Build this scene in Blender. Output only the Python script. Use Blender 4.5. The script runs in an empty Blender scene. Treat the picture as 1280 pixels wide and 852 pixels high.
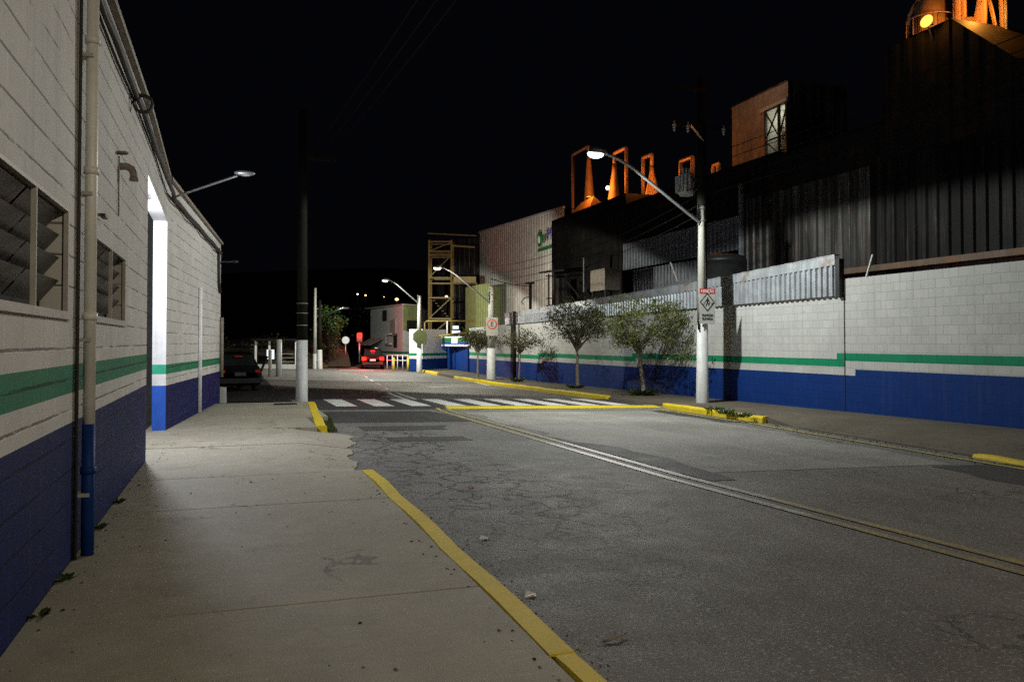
import bpy, math, random
from mathutils import Vector, Matrix
random.seed(7)
S = bpy.context.scene
COL = S.collection
R = math.radians

# ------------------------------------------------------------------ camera
EYE = Vector((0, 0, 1.45)); YAW = R(18.6); PITCH = R(1.2); FPX = 1040.0
cam = bpy.data.cameras.new('camera'); co = bpy.data.objects.new('camera', cam); COL.objects.link(co)
co.location = EYE; co.rotation_euler = (R(90) + PITCH, 0, -YAW)
cam.sensor_width = 36; cam.lens = 36 * FPX / 1280; cam.clip_start = .05; cam.clip_end = 2000
CY = 427 - FPX * math.tan(PITCH)
cam.shift_y = -(426 - CY) / 1280
S.camera = co
sa, ca = math.sin(YAW), math.cos(YAW); sp, cp = math.sin(PITCH), math.cos(PITCH)

def ray(x, y):
    u = (x - 640) / FPX; v = (CY - y) / FPX
    f = cp - v * sp; z = sp + v * cp
    return Vector((ca * u + sa * f, -sa * u + ca * f, z))
def PX(x, y, X):            # where the sight line meets the upright plane X = const
    d = ray(x, y); return EYE + d * (X / d.x)
def PY(x, y, Y):
    d = ray(x, y); return EYE + d * (Y / d.y)
def D(x, y, t):             # at t metres ahead
    d = ray(x, y); return EYE + d * (t / (d.x * sa + d.y * ca))
def G(x, y, zf):            # on the ground whose height is zf(X, Y)
    d = ray(x, y); z = -.3
    for _ in range(12):
        p = EYE + d * ((z - EYE.z) / d.z); z = zf(p.x, p.y)
    return p

# ------------------------------------------------------------------ ground heights
def lerp(tab, v):
    if v <= tab[0][0]: return tab[0][1]
    for (a, b), (c, d) in zip(tab, tab[1:]):
        if v <= c: return b + (d - b) * (v - a) / (c - a)
    return tab[-1][1]
SL = [(-60, 0), (9, 0), (23, -.15), (38, -.31), (46, -.34), (57, -.25), (75, -.15), (200, .3), (900, 3)]
HUMP = [(20.5, 0), (21.5, .06), (25, .06), (26, 0)]
def s_(Y): return lerp(SL, Y)
def road_z(X, Y): return s_(Y) - .12 - .02 * max(0, min(X, 14) - 1.6) + (lerp(HUMP, Y) if X > 1.5 else 0)
def left_z(X, Y): return s_(Y)
def right_z(X, Y): return s_(Y) - .18
KERB = [(-60, 10), (9, 10.6), (16, 11.4), (24, 11.8), (46, 12.0), (57, 12.2), (70, 12.8)]
def kx(Y): return lerp(KERB, Y)

# ------------------------------------------------------------------ materials
def nt(name):
    m = bpy.data.materials.new(name); m.use_nodes = True
    n = m.node_tree; n.nodes.clear(); return m, n
class N:
    def __init__(s, n): s.n = n
    def a(s, t, **k):
        o = s.n.nodes.new('ShaderNode' + t)
        for q, v in k.items():
            if q.startswith('i_'): o.inputs[q[2:].replace('_', ' ')].default_value = v
            else: setattr(o, q, v)
        return o
    def l(s, a, b): s.n.links.new(a, b)
    def math(s, op, a, b=None, c=None):
        o = s.n.nodes.new('ShaderNodeMath'); o.operation = op
        for i, v in enumerate((a, b, c)):
            if v is None: continue
            if isinstance(v, (int, float)): o.inputs[i].default_value = v
            else: s.l(v, o.inputs[i])
        return o.outputs[0]
    def noise(s, vec, scale, detail=4, rough=.6):
        o = s.a('TexNoise'); o.inputs['Scale'].default_value = scale; o.inputs['Detail'].default_value = detail
        o.inputs['Roughness'].default_value = rough
        if vec is not None: s.l(vec, o.inputs['Vector'])
        return o.outputs['Fac']
    def ramp(s, fac, *stops):
        o = s.a('ValToRGB'); e = o.color_ramp.elements
        while len(e) < len(stops): e.new(.5)
        for q, (p, c) in zip(e, stops):
            q.position = p; q.color = (c, c, c, 1) if isinstance(c, (int, float)) else (*c, 1)
        s.l(fac, o.inputs[0]); return o.outputs[0]
    def mix(s, fac, a, b, mode='MIX'):
        o = s.a('Mix', data_type='RGBA', blend_type=mode)
        for i, v in ((0, fac), (6, a), (7, b)):
            if isinstance(v, (int, float)): o.inputs[i].default_value = v
            elif isinstance(v, tuple): o.inputs[i].default_value = (*v, 1)
            else: s.l(v, o.inputs[i])
        return o.outputs[2]
    def out(s, col, rough=.7, metal=0, bump=None, bs=.3, bd=.02, spec=.5):
        b = s.a('BsdfPrincipled'); o = s.a('OutputMaterial')
        for k, v in (('Base Color', col), ('Roughness', rough), ('Metallic', metal)):
            if isinstance(v, tuple): b.inputs[k].default_value = (*v, 1)
            elif isinstance(v, (int, float)): b.inputs[k].default_value = v
            else: s.l(v, b.inputs[k])
        b.inputs['Specular IOR Level'].default_value = spec
        if bump is not None:
            u = s.a('Bump'); u.inputs['Strength'].default_value = bs; u.inputs['Distance'].default_value = bd
            s.l(bump, u.inputs['Height']); s.l(u.outputs[0], b.inputs['Normal'])
        s.l(b.outputs[0], o.inputs[0]); return b
    def pos(s): return s.a('NewGeometry').outputs['Position']
    def stretch(s, v, x, y, z):
        o = s.a('VectorMath', operation='MULTIPLY'); s.l(v, o.inputs[0]); o.inputs[1].default_value = (x, y, z); return o.outputs[0]

def mul(c, k): return tuple(q * k for q in c)
def mat(name, col, rough=.6, metal=0, var=.25, scale=6, streak=0, bump=0, spec=.5):
    m, n = nt(name); q = N(n); p = q.pos()
    f = q.noise(p, scale, 5)
    c = q.mix(q.ramp(f, (.3, 0), (.7, 1)), mul(col, 1 - var), mul(col, 1 + var * .6))
    if streak:
        g = q.noise(q.stretch(p, 5, 5, .35), 1.6, 5)
        c = q.mix(q.ramp(g, (.42, 0), (.72, streak)), c, mul(col, .35))
    q.out(c, rough, metal, f if bump else None, bump, .02, spec); return m
def emit(name, col, s):
    m, n = nt(name); q = N(n); e = q.a('Emission'); e.inputs[0].default_value = (*col, 1); e.inputs[1].default_value = s
    o = q.a('OutputMaterial'); q.l(e.outputs[0], o.inputs[0]); return m

def block_mat(name, col, dirt=.35, mortar=.62, rough=.6, lines=1.0, drop=0.0, hj=0.0, spec=.25, vj=0.0):
    """painted concrete block, 40 x 20 cm, running along Y"""
    m, n = nt(name); q = N(n); p = q.pos()
    sx = q.a('SeparateXYZ'); q.l(p, sx.inputs[0])
    cx = q.a('CombineXYZ'); q.l(sx.outputs[1], cx.inputs[0]); q.l(q.math('ADD', sx.outputs[2], 10 - drop), cx.inputs[1])
    wob = q.noise(p, 3, 3); 
    b = q.a('TexBrick'); b.offset = .5; b.squash = 1
    for k, v in (('Scale', 1), ('Mortar Size', .006), ('Mortar Smooth', .3), ('Brick Width', .4), ('Row Height', .2)): b.inputs[k].default_value = v
    b.inputs['Color1'].default_value = (1, 1, 1, 1); b.inputs['Color2'].default_value = (.72, .72, .72, 1); b.inputs['Mortar'].default_value = (0, 0, 0, 1)
    q.l(cx.outputs[0], b.inputs[0])
    big = q.noise(p, .9, 6, .65); fine = q.noise(p, 55, 4, .7); mid = q.noise(p, 9, 5)
    c = q.mix(q.ramp(big, (.35, dirt), (.65, 0)), col, mul(col, .72))
    c = q.mix(q.ramp(mid, (.55, 0), (.8, dirt * .5)), c, mul(col, .6))
    st = q.noise(q.stretch(p, 7, 7, .4), 1.3, 6)
    c = q.mix(q.ramp(st, (.54, 0), (.78, dirt * .8)), c, mul((.30, .26, .2), max(.35, max(col))))
    mask = q.ramp(q.noise(p, 2.2, 3), (.35, .25), (.62, 1))
    bl = q.math('SUBTRACT', 1, b.outputs['Color'])
    one = q.a('SeparateColor'); q.l(b.outputs['Color'], one.inputs[0])
    c = q.mix(q.math('MULTIPLY', b.outputs['Fac'], q.math('MULTIPLY', mask, lines)), c, mul(col, mortar))
    c = q.mix(q.math('SUBTRACT', 1, one.outputs[0]), c, mul(col, .62))
    if vj: c = q.mix(q.math('MULTIPLY', b.outputs['Fac'], q.math('MULTIPLY', q.ramp(q.noise(p, 3.1, 3), (.3, .4), (.6, 1)), vj)), c, tuple(min(.9, v * 1.45) for v in col))
    c = q.mix(q.ramp(q.noise(p, 11, 7, .78), (.66, 0), (.70, .55)), c, tuple(min(.5, v * 1.3 + .05) for v in col))
    c = q.mix(q.ramp(q.noise(q.stretch(p, 1, 1, 2.2), 3.3, 7, .75), (.60, 0), (.70, .5)), c, mul(col, .5))
    h = q.math('ADD', q.math('MULTIPLY', b.outputs['Fac'], -1.0), q.math('MULTIPLY', fine, .45))
    if hj:   # open bed joints, broken by paint
        zz_ = q.math('ADD', sx.outputs[2], q.math('MULTIPLY', q.math('SUBTRACT', q.noise(p, 6, 4), .5), .012))
        fr = q.math('FRACT', q.math('MULTIPLY', q.math('ADD', zz_, 10), 5))
        ln = q.ramp(fr, (.0, 1), (.06, 1), (.085, 0)) 
        brk = q.ramp(q.noise(q.stretch(p, 1, 1.6, 9), 1.5, 4, .7), (.40, 0), (.52, 1))
        k_ = q.math('MULTIPLY', q.math('MULTIPLY', ln, brk), hj)
        c = q.mix(k_, c, mul(col, .16)); h = q.math('SUBTRACT', h, q.math('MULTIPLY', k_, 2))
    q.out(c, rough, 0, h, .5, .006, spec); return m

def asphalt_mat(name, base, grit=.5, cracks=True):
    m, n = nt(name); q = N(n); p = q.pos()
    fine = q.noise(p, 130, 2, .7); sm = q.noise(p, 45, 3, .7); mid = q.noise(p, 2.2, 6, .6); big = q.noise(p, .35, 5, .6)
    ln = q.noise(q.stretch(p, 1.2, .12, 1), 1.5, 4)
    c = q.mix(q.ramp(mid, (.3, 0), (.7, 1)), mul(base, .8), mul(base, 1.15))
    c = q.mix(q.ramp(big, (.38, .75), (.62, 0)), c, mul(base, .52))
    c = q.mix(q.ramp(ln, (.5, 0), (.75, .4)), c, mul(base, 1.3))
    c = q.mix(q.ramp(fine, (.35, grit), (.5, 0)), c, mul(base, .45))
    c = q.mix(q.ramp(sm, (.56, 0), (.66, grit * 1.5)), c, mul(base, 2.4))
    st = q.noise(q.stretch(p, 1, .7, 1), .9, 7, .7)
    c = q.mix(q.ramp(st, (.58, 0), (.68, .45)), c, mul(base, .5))
    h = q.math('ADD', fine, sm)
    if cracks:
        v = q.a('TexVoronoi', feature='DISTANCE_TO_EDGE'); v.inputs['Scale'].default_value = 2.1
        w = q.a('VectorMath', operation='ADD'); nz = q.a('TexNoise'); nz.inputs['Scale'].default_value = 2.5; nz.inputs['Detail'].default_value = 6
        q.l(p, nz.inputs['Vector']); sc = q.a('VectorMath', operation='SCALE'); sc.inputs[3].default_value = .9
        q.l(nz.outputs['Color'], sc.inputs[0]); q.l(p, w.inputs[0]); q.l(sc.outputs[0], w.inputs[1]); q.l(w.outputs[0], v.inputs['Vector'])
        sx = q.a('SeparateXYZ'); q.l(p, sx.inputs[0])
        # alligator cracking lives in a strip by the driveway mouth
        dx = q.math('ABSOLUTE', q.math('SUBTRACT', sx.outputs[0], 2.6)); dy = q.math('ABSOLUTE', q.math('SUBTRACT', sx.outputs[1], 11.5))
        zone = q.math('MULTIPLY', q.ramp(q.math('DIVIDE', dx, 2), (.25, 1), (.55, 0)), q.ramp(q.math('DIVIDE', dy, 8), (.4, 1), (.8, 0)))
        rare = q.ramp(q.noise(p, .45, 3), (.56, 0), (.66, .6))
        amt = q.math('MAXIMUM', zone, rare)
        k = q.math('MULTIPLY', q.ramp(v.outputs['Distance'], (.0, 1), (.022, 1), (.055, 0)), amt)
        c = q.mix(k, c, mul(base, .10)); h = q.math('SUBTRACT', h, q.math('MULTIPLY', k, 3))
    q.out(c, q.ramp(mid, (.3, .62), (.7, .8)), 0, h, .6, .01, .22); return m

def paint_mat(name, col, under, wear=.5, rough=.45):
    m, n = nt(name); q = N(n); p = q.pos()
    f = q.noise(p, 26, 6, .75); g = q.noise(p, 1.6, 4)
    k = q.math('ADD', q.math('MULTIPLY', f, .7), q.math('MULTIPLY', g, .3))
    c = q.mix(q.ramp(q.noise(p, 5, 4), (.3, 0), (.7, 1)), mul(col, .82), col)
    c = q.mix(q.ramp(k, (wear - .06, 1), (wear + .07, 0)), c, under)
    q.out(c, rough, 0, q.noise(p, 120, 3), .35, .005); return m

def concrete_mat(name, col, brush=True, rough=.75, dirt=.5):
    m, n = nt(name); q = N(n); p = q.pos()
    fine = q.noise(p, 140, 3, .7); mid = q.noise(p, 4, 6, .65); big = q.noise(p, .6, 6, .6)
    br = q.noise(q.stretch(p, 1.2, 26, 1), 1.0, 5)
    c = q.mix(q.ramp(mid, (.3, 0), (.7, 1)), mul(col, .84), mul(col, 1.1))
    c = q.mix(q.ramp(big, (.32, dirt), (.6, 0)), c, mul((col[0], col[1] * .95, col[2] * .86), .62))
    c = q.mix(q.ramp(br, (.42, 0), (.72, .35 if brush else .1)), c, mul(col, .74))
    c = q.mix(q.ramp(fine, (.3, .45), (.5, 0)), c, mul(col, .55))
    v = q.a('TexVoronoi', feature='DISTANCE_TO_EDGE'); v.inputs['Scale'].default_value = .55
    nz = q.a('TexNoise'); nz.inputs['Scale'].default_value = 1.8; nz.inputs['Detail'].default_value = 7; q.l(p, nz.inputs['Vector'])
    sc = q.a('VectorMath', operation='SCALE'); sc.inputs[3].default_value = 1.1; q.l(nz.outputs['Color'], sc.inputs[0])
    w_ = q.a('VectorMath', operation='ADD'); q.l(p, w_.inputs[0]); q.l(sc.outputs[0], w_.inputs[1]); q.l(w_.outputs[0], v.inputs['Vector'])
    ck = q.math('MULTIPLY', q.ramp(v.outputs['Distance'], (0, 1), (.004, 1), (.009, 0)), q.ramp(q.noise(p, .5, 2), (.50, 0), (.58, .8)))
    c = q.mix(ck, c, mul(col, .3))
    stn = q.noise(q.stretch(p, 1, .8, 1), 1.6, 8, .72)
    c = q.mix(q.ramp(stn, (.56, 0), (.66, .4)), c, mul((col[0], col[1] * .96, col[2] * .9), .5))
    c = q.mix(q.ramp(q.noise(p, 38, 2, .5), (.70, 0), (.74, .7)), c, mul(col, .3))
    sp = q.noise(p, 12, 3, .5)
    c = q.mix(q.ramp(sp, (.69, 0), (.76, .5)), c, mul(col, .45))
    q.out(c, rough, 0, q.math('ADD', fine, br), .35, .006, .35); return m

def sheet_mat(name, col, rough=.45, metal=.4, rust=0., streak=.6, soot=False, spec=.5):
    m, n = nt(name); q = N(n); p = q.pos()
    f = q.noise(p, 3, 6); st = q.noise(q.stretch(p, 4, 4, .25), 1.4, 6, .65); fi = q.noise(p, 40, 3)
    c = q.mix(q.ramp(f, (.3, 0), (.7, 1)), mul(col, .75), mul(col, 1.2))
    c = q.mix(q.ramp(st, (.4, 0), (.75, streak)), c, mul(col, .35))
    if soot:   # patches burnt nearly black, worn vertical streaks between
        c = q.mix(q.ramp(q.noise(q.stretch(p, 1, 1, .35), .35, 5, .6), (.46, .93), (.58, 0)), c, mul(col, .12))
        c = q.mix(q.ramp(q.noise(q.stretch(p, 9, 9, .5), 1.1, 4, .7), (.60, 0), (.70, .9)), c, mul(col, 3.0))
        c = q.mix(q.ramp(q.noise(q.stretch(p, 4, 4, .1), 1.1, 3, .6), (.44, .92), (.54, 0)), c, mul(col, .12))
    if rust:
        c = q.mix(q.math('MULTIPLY', q.ramp(q.noise(p, 1.7, 7, .7), (.5, 0), (.66, 1)), rust), c, (.16, .055, .02))
    q.out(c, q.ramp(fi, (.3, rough - .1), (.7, rough + .15)), metal, f, .15, .01, spec); return m

M = {}
M['asphalt'] = asphalt_mat('asphalt', (.178, .171, .158))
M['asphalt_new'] = asphalt_mat('asphalt_resurfaced', (.275, .265, .245), .3, False)
M['asphalt_dark'] = asphalt_mat('asphalt_patch', (.062, .062, .064), .35, False)
M['asphalt_unlit'] = asphalt_mat('asphalt_unlit_road', (.040, .040, .041), .3, False)  # ground beyond the lamp pool; its shade is put into the colour
M['concrete'] = concrete_mat('pavement_concrete', (.35, .32, .245))
M['dirtwalk'] = concrete_mat('dirty_pavement', (.13, .11, .08), False, .85, .8)
M['earth'] = concrete_mat('earth', (.04, .038, .025), False, .95, .8)
M['white_block'] = block_mat('white_painted_block', (.48, .475, .46), .5, .3, .6, 1.0)
M['blue_block'] = block_mat('blue_painted_block', (.006, .033, .17), .3, .5, .6, .9, 0, 0, .12)
M['green_block'] = block_mat('green_painted_block', (.010, .22, .105), .3, .6, .6, 1, 0, 0, .12)
M['old_white_block'] = block_mat('weathered_white_block', (.58, .565, .545), .55, .9, .65, .3, 0, .85, .25, .75)
M['old_blue_block'] = block_mat('weathered_blue_block', (.008, .016, .095), .35, .5, .65, .8, 0, .5, .08)
M['old_green_block'] = block_mat('weathered_green_block', (.02, .19, .10), .4, .45, .65, .8, 0, .8, .12)
M['white_paint'] = mat('white_paint', (.72, .72, .70), .5, 0, .12, 8, .25)
M['blue_paint'] = mat('blue_paint', (.007, .035, .18), .55, 0, .2, 6, 0, 0, .15)
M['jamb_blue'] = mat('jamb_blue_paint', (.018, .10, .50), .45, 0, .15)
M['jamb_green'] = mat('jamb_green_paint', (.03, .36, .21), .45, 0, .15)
M['road_white'] = paint_mat('white_road_paint', (.74, .74, .72), (.16, .16, .16), .38, .38)
M['worn_white'] = paint_mat('worn_white_road_paint', (.50, .50, .48), (.16, .155, .15), .50)
M['worn_yellow'] = paint_mat('worn_yellow_road_paint', (.42, .32, .06), (.16, .15, .11), .52, .65)
M['edge_yellow'] = paint_mat('yellow_edge_paint', (.52, .42, .06), (.14, .13, .11), .45)
M['road_yellow'] = paint_mat('yellow_road_paint', (.62, .48, .018), (.22, .18, .06), .35, .6)
M['kerb_yellow'] = paint_mat('yellow_kerb_paint', (.72, .53, .008), (.30, .23, .07), .40, .75)
M['pole_concrete'] = concrete_mat('pole_concrete', (.36, .35, .31), False, .8, .3)
M['pole_white'] = mat('pole_whitewash', (.52, .52, .52), .6, 0, .14, 5, .35)
M['dark_pole'] = mat('dark_pole', (.011, .0105, .008), .85, 0, .3, 6, 0, 0, .1)
M['steel'] = mat('galvanised_steel', (.42, .43, .44), .38, .7, .2)
M['dark_steel'] = mat('dark_steel', (.025, .025, .027), .5, .3, .3)
M['black'] = mat('black_void', (.006, .006, .007), .9, 0, .2)
M['galv_sheet'] = sheet_mat('galvanised_sheet', (.46, .49, .53), .4, .45, .15, .55)
M['galv_rust'] = sheet_mat('rusty_galvanised_edge', (.42, .43, .44), .5, .3, .9, .4)
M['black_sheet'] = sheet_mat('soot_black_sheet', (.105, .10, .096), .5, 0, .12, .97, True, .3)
M['dark_front_sheet'] = sheet_mat('dark_front_sheet', (.017, .0165, .016), .6, 0, .05, .97, True, .12)  # separate, much darker cladding for the front panels
M['shade_sheet'] = sheet_mat('dark_shade_sheet', (.013, .0125, .0125), .7, 0, .1, .9, False, .08)  # darker hall sheet; lack of light on upper walls and roof is in the colour
M['blue_grey_sheet'] = sheet_mat('blue_grey_sheet', (.20, .22, .25), .5, .2, .1, .6)
M['rusty_sheet'] = sheet_mat('rusty_sheet', (.13, .085, .055), .7, .1, .9, .6)
M['grey_sheet'] = sheet_mat('pale_grey_sheet', (.50, .47, .42), .6, .05, .06, .5)
M['green_tone_sheet'] = sheet_mat('pale_green_tone_sheet', (.30, .36, .14), .6, 0, 0, .4)  # greenish light on shed and upper wall is held in this colour
M['orange_wall'] = sheet_mat('buff_render', (.30, .27, .24), .8, 0, .1, .5, False, .1)
M['duct'] = sheet_mat('weathered_duct', (.52, .33, .22), .5, .25, .3, .4)
M['yellow_steel'] = mat('yellow_painted_steel', (.24, .175, .03), .5, 0, .4, 5, .5)
M['glass_dark'] = mat('dark_glass', (.02, .022, .022), .12, 0, .3)
M['louvre'] = mat('dusty_louvre', (.035, .033, .03), .4, 0, .45, 9)
M['frame_grey'] = mat('grey_window_frame', (.40, .38, .35), .55, 0, .2)
M['pvc'] = mat('painted_pvc', (.74, .73, .69), .45, 0, .12, 5, .3)
M['dark_cable'] = mat('dark_cable', (.03, .026, .022), .7, 0, .2)
M['wire'] = mat('overhead_wire', (.010, .010, .010), .8, 0, .2, 6, 0, 0, .05)
M['pipe_grey'] = mat('dirty_pipe', (.24, .20, .16), .6, 0, .3)
M['bark'] = mat('pale_bark', (.26, .22, .17), .9, 0, .45, 14, .3, .4)
M['sign_grey'] = mat('sign_sheet', (.46, .46, .43), .45, 0, .1)
M['sign_red'] = mat('sign_red', (.50, .03, .03), .45, 0, .1)
M['sign_black'] = mat('sign_black', (.012, .012, .012), .5, 0, .1)
M['sign_white'] = mat('sign_white', (.75, .75, .75), .45, 0, .08)
M['logo_green'] = mat('logo_green', (.01, .14, .03), .4, 0, .1)
M['logo_blue'] = mat('logo_blue', (.02, .03, .32), .4, 0, .1)
M['car_black'] = mat('car_paint_dark', (.006, .006, .007), .4, 0, .1, 6, 0, 0, .2)
M['car_wine'] = mat('car_paint_wine', (.03, .006, .008), .2, 0, .1)
M['rubber'] = mat('rubber', (.012, .012, .012), .85, 0, .2)
M['plate'] = mat('number_plate', (.55, .55, .53), .4, 0, .05)
M['red_plastic'] = mat('red_lens', (.35, .01, .01), .2, 0, .1)
M['awning_red'] = mat('awning_red', (.40, .10, .08), .7, 0, .2)
M['interior'] = mat('dim_interior', (.05, .048, .045), .9, 0, .3)
M['lamp_main'] = emit('lit_lamp_lens', (.93, 1.0, .95), 12)
M['lamp_far'] = emit('lit_far_lamp_lens', (.97, 1.0, .93), 8)
M['lamp_gate'] = emit('lit_flood_lens', (.86, .90, 1.0), 6)
M['lamp_sodium'] = emit('lit_sodium_lens', (1, .45, .07), 2.4)
M['lamp_dot'] = emit('distant_warm_lamp', (1, .62, .25), 4)
M['lamp_dotw'] = emit('distant_white_lamp', (.9, .95, 1), 4)
M['brake'] = emit('lit_brake_lamp', (1, .010, .005), 9)
M['brake_dim'] = emit('dim_tail_lamp', (1, .06, .03), .12)
M['signal_red'] = emit('lit_red_signal', (1, .010, .006), 11)
M['shop_lit'] = emit('lit_white_panel', (.85, .93, 1), 1.3)
M['room_lit'] = emit('lit_ceiling_tube', (.92, 1, .92), 4)

for k_ in M:
    if k_.startswith(('lamp_', 'brake', 'signal', 'room_lit')): M[k_].cycles.emission_sampling = 'NONE'
def leaf_mat(name, a, b):
    m, n = nt(name); q = N(n); p = q.pos()
    c = q.mix(q.ramp(q.noise(p, 4.5, 3), (.35, 0), (.65, 1)), a, b)
    c = q.mix(q.ramp(q.noise(p, 37, 2), (.3, 0), (.7, .6)), c, mul(a, .6))
    d = q.a('BsdfPrincipled'); d.inputs['Roughness'].default_value = .5; q.l(c, d.inputs['Base Color'])
    t = q.a('BsdfTranslucent'); q.l(c, t.inputs[0]); x = q.a('MixShader'); x.inputs[0].default_value = .3
    q.l(d.outputs[0], x.inputs[1]); q.l(t.outputs[0], x.inputs[2]); o = q.a('OutputMaterial'); q.l(x.outputs[0], o.inputs[0]); return m
M['leaf_olive'] = leaf_mat('olive_leaf', (.075, .095, .018), (.16, .175, .03))
M['leaf_dark'] = leaf_mat('dark_leaf', (.05, .06, .02), (.11, .11, .032))
M['leaf_green'] = leaf_mat('bright_leaf', (.04, .10, .02), (.09, .16, .04))
M['weed'] = leaf_mat('weed_leaf', (.04, .07, .015), (.08, .11, .03))

# ------------------------------------------------------------------ mesh builder
class MB:
    def __init__(s): s.v = []; s.f = []; s.m = []; s.sm = []; s.mats = []
    def mi(s, m):
        if m not in s.mats: s.mats.append(m)
        return s.mats.index(m)
    def add(s, vs, fs, m, smooth=False):
        o = len(s.v); s.v += [tuple(v) for v in vs]; k = s.mi(m)
        for f in fs: s.f.append([i + o for i in f]); s.m.append(k); s.sm.append(smooth)
        return s
    def quad(s, a, b, c, d, m): return s.add([a, b, c, d], [(0, 1, 2, 3)], m)
    def poly(s, pts, m): return s.add(pts, [tuple(range(len(pts)))], m)
    def box(s, x0, x1, y0, y1, z0, z1, m):
        v = [(x, y, z) for z in (z0, z1) for y in (y0, y1) for x in (x0, x1)]
        return s.add(v, [(0, 2, 3, 1), (4, 5, 7, 6), (0, 1, 5, 4), (2, 6, 7, 3), (0, 4, 6, 2), (1, 3, 7, 5)], m)
    def obox(s, c, ax, ay, az, m):   # oriented box from half axes
        c = Vector(c); ax, ay, az = Vector(ax), Vector(ay), Vector(az)
        v = [c + ax * i + ay * j + az * k for k in (-1, 1) for j in (-1, 1) for i in (-1, 1)]
        return s.add(v, [(0, 2, 3, 1), (4, 5, 7, 6), (0, 1, 5, 4), (2, 6, 7, 3), (0, 4, 6, 2), (1, 3, 7, 5)], m)
    def bar(s, a, b, w, m, h=None):  # square bar between two points
        a, b = Vector(a), Vector(b); d = (b - a); L = d.length; d.normalize()
        up = Vector((0, 0, 1)) if abs(d.z) < .95 else Vector((0, 1, 0))
        x = d.cross(up).normalized(); y = x.cross(d).normalized()
        return s.obox((a + b) / 2, x * w / 2, y * (h or w) / 2, d * L / 2, m)
    def tube(s, pts, r, m, seg=10, cap=True):
        pts = [Vector(p) for p in pts]; n = len(pts)
        rs = r if isinstance(r, (list, tuple)) else [r] * n
        vs = []; prev = None
        for i, p in enumerate(pts):
            d = (pts[min(i + 1, n - 1)] - pts[max(i - 1, 0)]).normalized()
            if prev is None:
                up = Vector((0, 0, 1)) if abs(d.z) < .9 else Vector((0, 1, 0)); x = d.cross(up).normalized()
            else: x = (prev - d * prev.dot(d)).normalized()
            prev = x; y = d.cross(x)
            for k in range(seg):
                t = 2 * math.pi * k / seg; vs.append(p + (x * math.cos(t) + y * math.sin(t)) * rs[i])
        fs = [(i * seg + k, i * seg + (k + 1) % seg, (i + 1) * seg + (k + 1) % seg, (i + 1) * seg + k) for i in range(n - 1) for k in range(seg)]
        s.add(vs, fs, m, True)
        if cap:
            o = len(s.v) - len(vs); k = s.mi(m)
            s.f.append([o + q for q in range(seg)][::-1]); s.m.append(k); s.sm.append(False)
            s.f.append([o + (n - 1) * seg + q for q in range(seg)]); s.m.append(k); s.sm.append(False)
        return s
    def ball(s, c, rx, ry, rz, m, seg=12, rings=7):
        c = Vector(c); vs = []; 
        for i in range(rings + 1):
            a = math.pi * i / rings
            for k in range(seg):
                t = 2 * math.pi * k / seg
                vs.append(c + Vector((rx * math.sin(a) * math.cos(t), ry * math.sin(a) * math.sin(t), rz * math.cos(a))))
        return s.add(vs, [(i * seg + k, (i + 1) * seg + k, (i + 1) * seg + (k + 1) % seg, i * seg + (k + 1) % seg) for i in range(rings) for k in range(seg)], m, True)
    def prism(s, poly, d, m):        # planar outline extruded by vector d
        n = len(poly); d = Vector(d); a = [Vector(p) for p in poly]; b = [p + d for p in a]
        return s.add(a + b, [tuple(range(n))[::-1], tuple(range(n, 2 * n))] + [(i, (i + 1) % n, n + (i + 1) % n, n + i) for i in range(n)], m)
    def corrug(s, a, b, z0, z1, m, per=.25, dep=.04, nrm=None, rows=1):
        """corrugated sheet from plan point a to b; z0, z1 numbers or functions of 0..1"""
        a, b = Vector(a), Vector(b); L = (b - a).length; d = (b - a) / L; nr = Vector(nrm) if nrm else Vector((-d.y, d.x))
        f0 = z0 if callable(z0) else (lambda t: z0); f1 = z1 if callable(z1) else (lambda t: z1)
        n = max(1, int(L / per)); per = L / n; prof = []
        for i in range(n):
            for q, h in ((0, 0), (.32, 0), (.45, 1), (.87, 1)): prof.append(((i + q) * per, h * dep))
        prof.append((L, 0)); vs = []
        for (t, h) in prof:
            p = a + d * t + nr * h; vs += [(p.x, p.y, f0(t / L)), (p.x, p.y, f1(t / L))]
        return s.add(vs, [(2 * i, 2 * i + 2, 2 * i + 3, 2 * i + 1) for i in range(len(prof) - 1)], m)

def tag(o, label=None, cat=None, group=None, kind=None):
    if label: o['label'] = label
    if cat: o['category'] = cat
    if group: o['group'] = group
    if kind: o['kind'] = kind
    return o
def thing(name, label, cat, loc, group=None, rz=0):
    o = bpy.data.objects.new(name, None); COL.objects.link(o); o.location = loc; o.rotation_euler = (0, 0, rz)
    o.empty_display_size = .2
    return tag(o, label, cat, group)
def worldloc(o):
    p = Vector((0, 0, 0))
    while o: p += o.location; o = o.parent
    return p
def obj(name, mb, parent=None, local=False, org=None):
    me = bpy.data.meshes.new(name)
    vs = [Vector(v) for v in mb.v]
    if local: o0 = Vector((0, 0, 0))
    elif parent: o0 = worldloc(parent)
    elif org is not None: o0 = Vector(org)
    else:
        xs = [v.x for v in vs]; ys = [v.y for v in vs]; zs = [v.z for v in vs]
        o0 = Vector(((min(xs) + max(xs)) / 2, (min(ys) + max(ys)) / 2, min(zs)))
    me.from_pydata([v - o0 for v in vs], [], mb.f)
    for m in mb.mats: me.materials.append(M[m] if isinstance(m, str) else m)
    me.polygons.foreach_set('material_index', mb.m); me.polygons.foreach_set('use_smooth', mb.sm); me.update()
    o = bpy.data.objects.new(name, me); COL.objects.link(o)
    if parent: o.parent = parent
    else: o.location = o0
    return o
def struct(name, mb): return tag(obj(name, mb, org=(0, 0, 0)), kind='structure')
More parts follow.
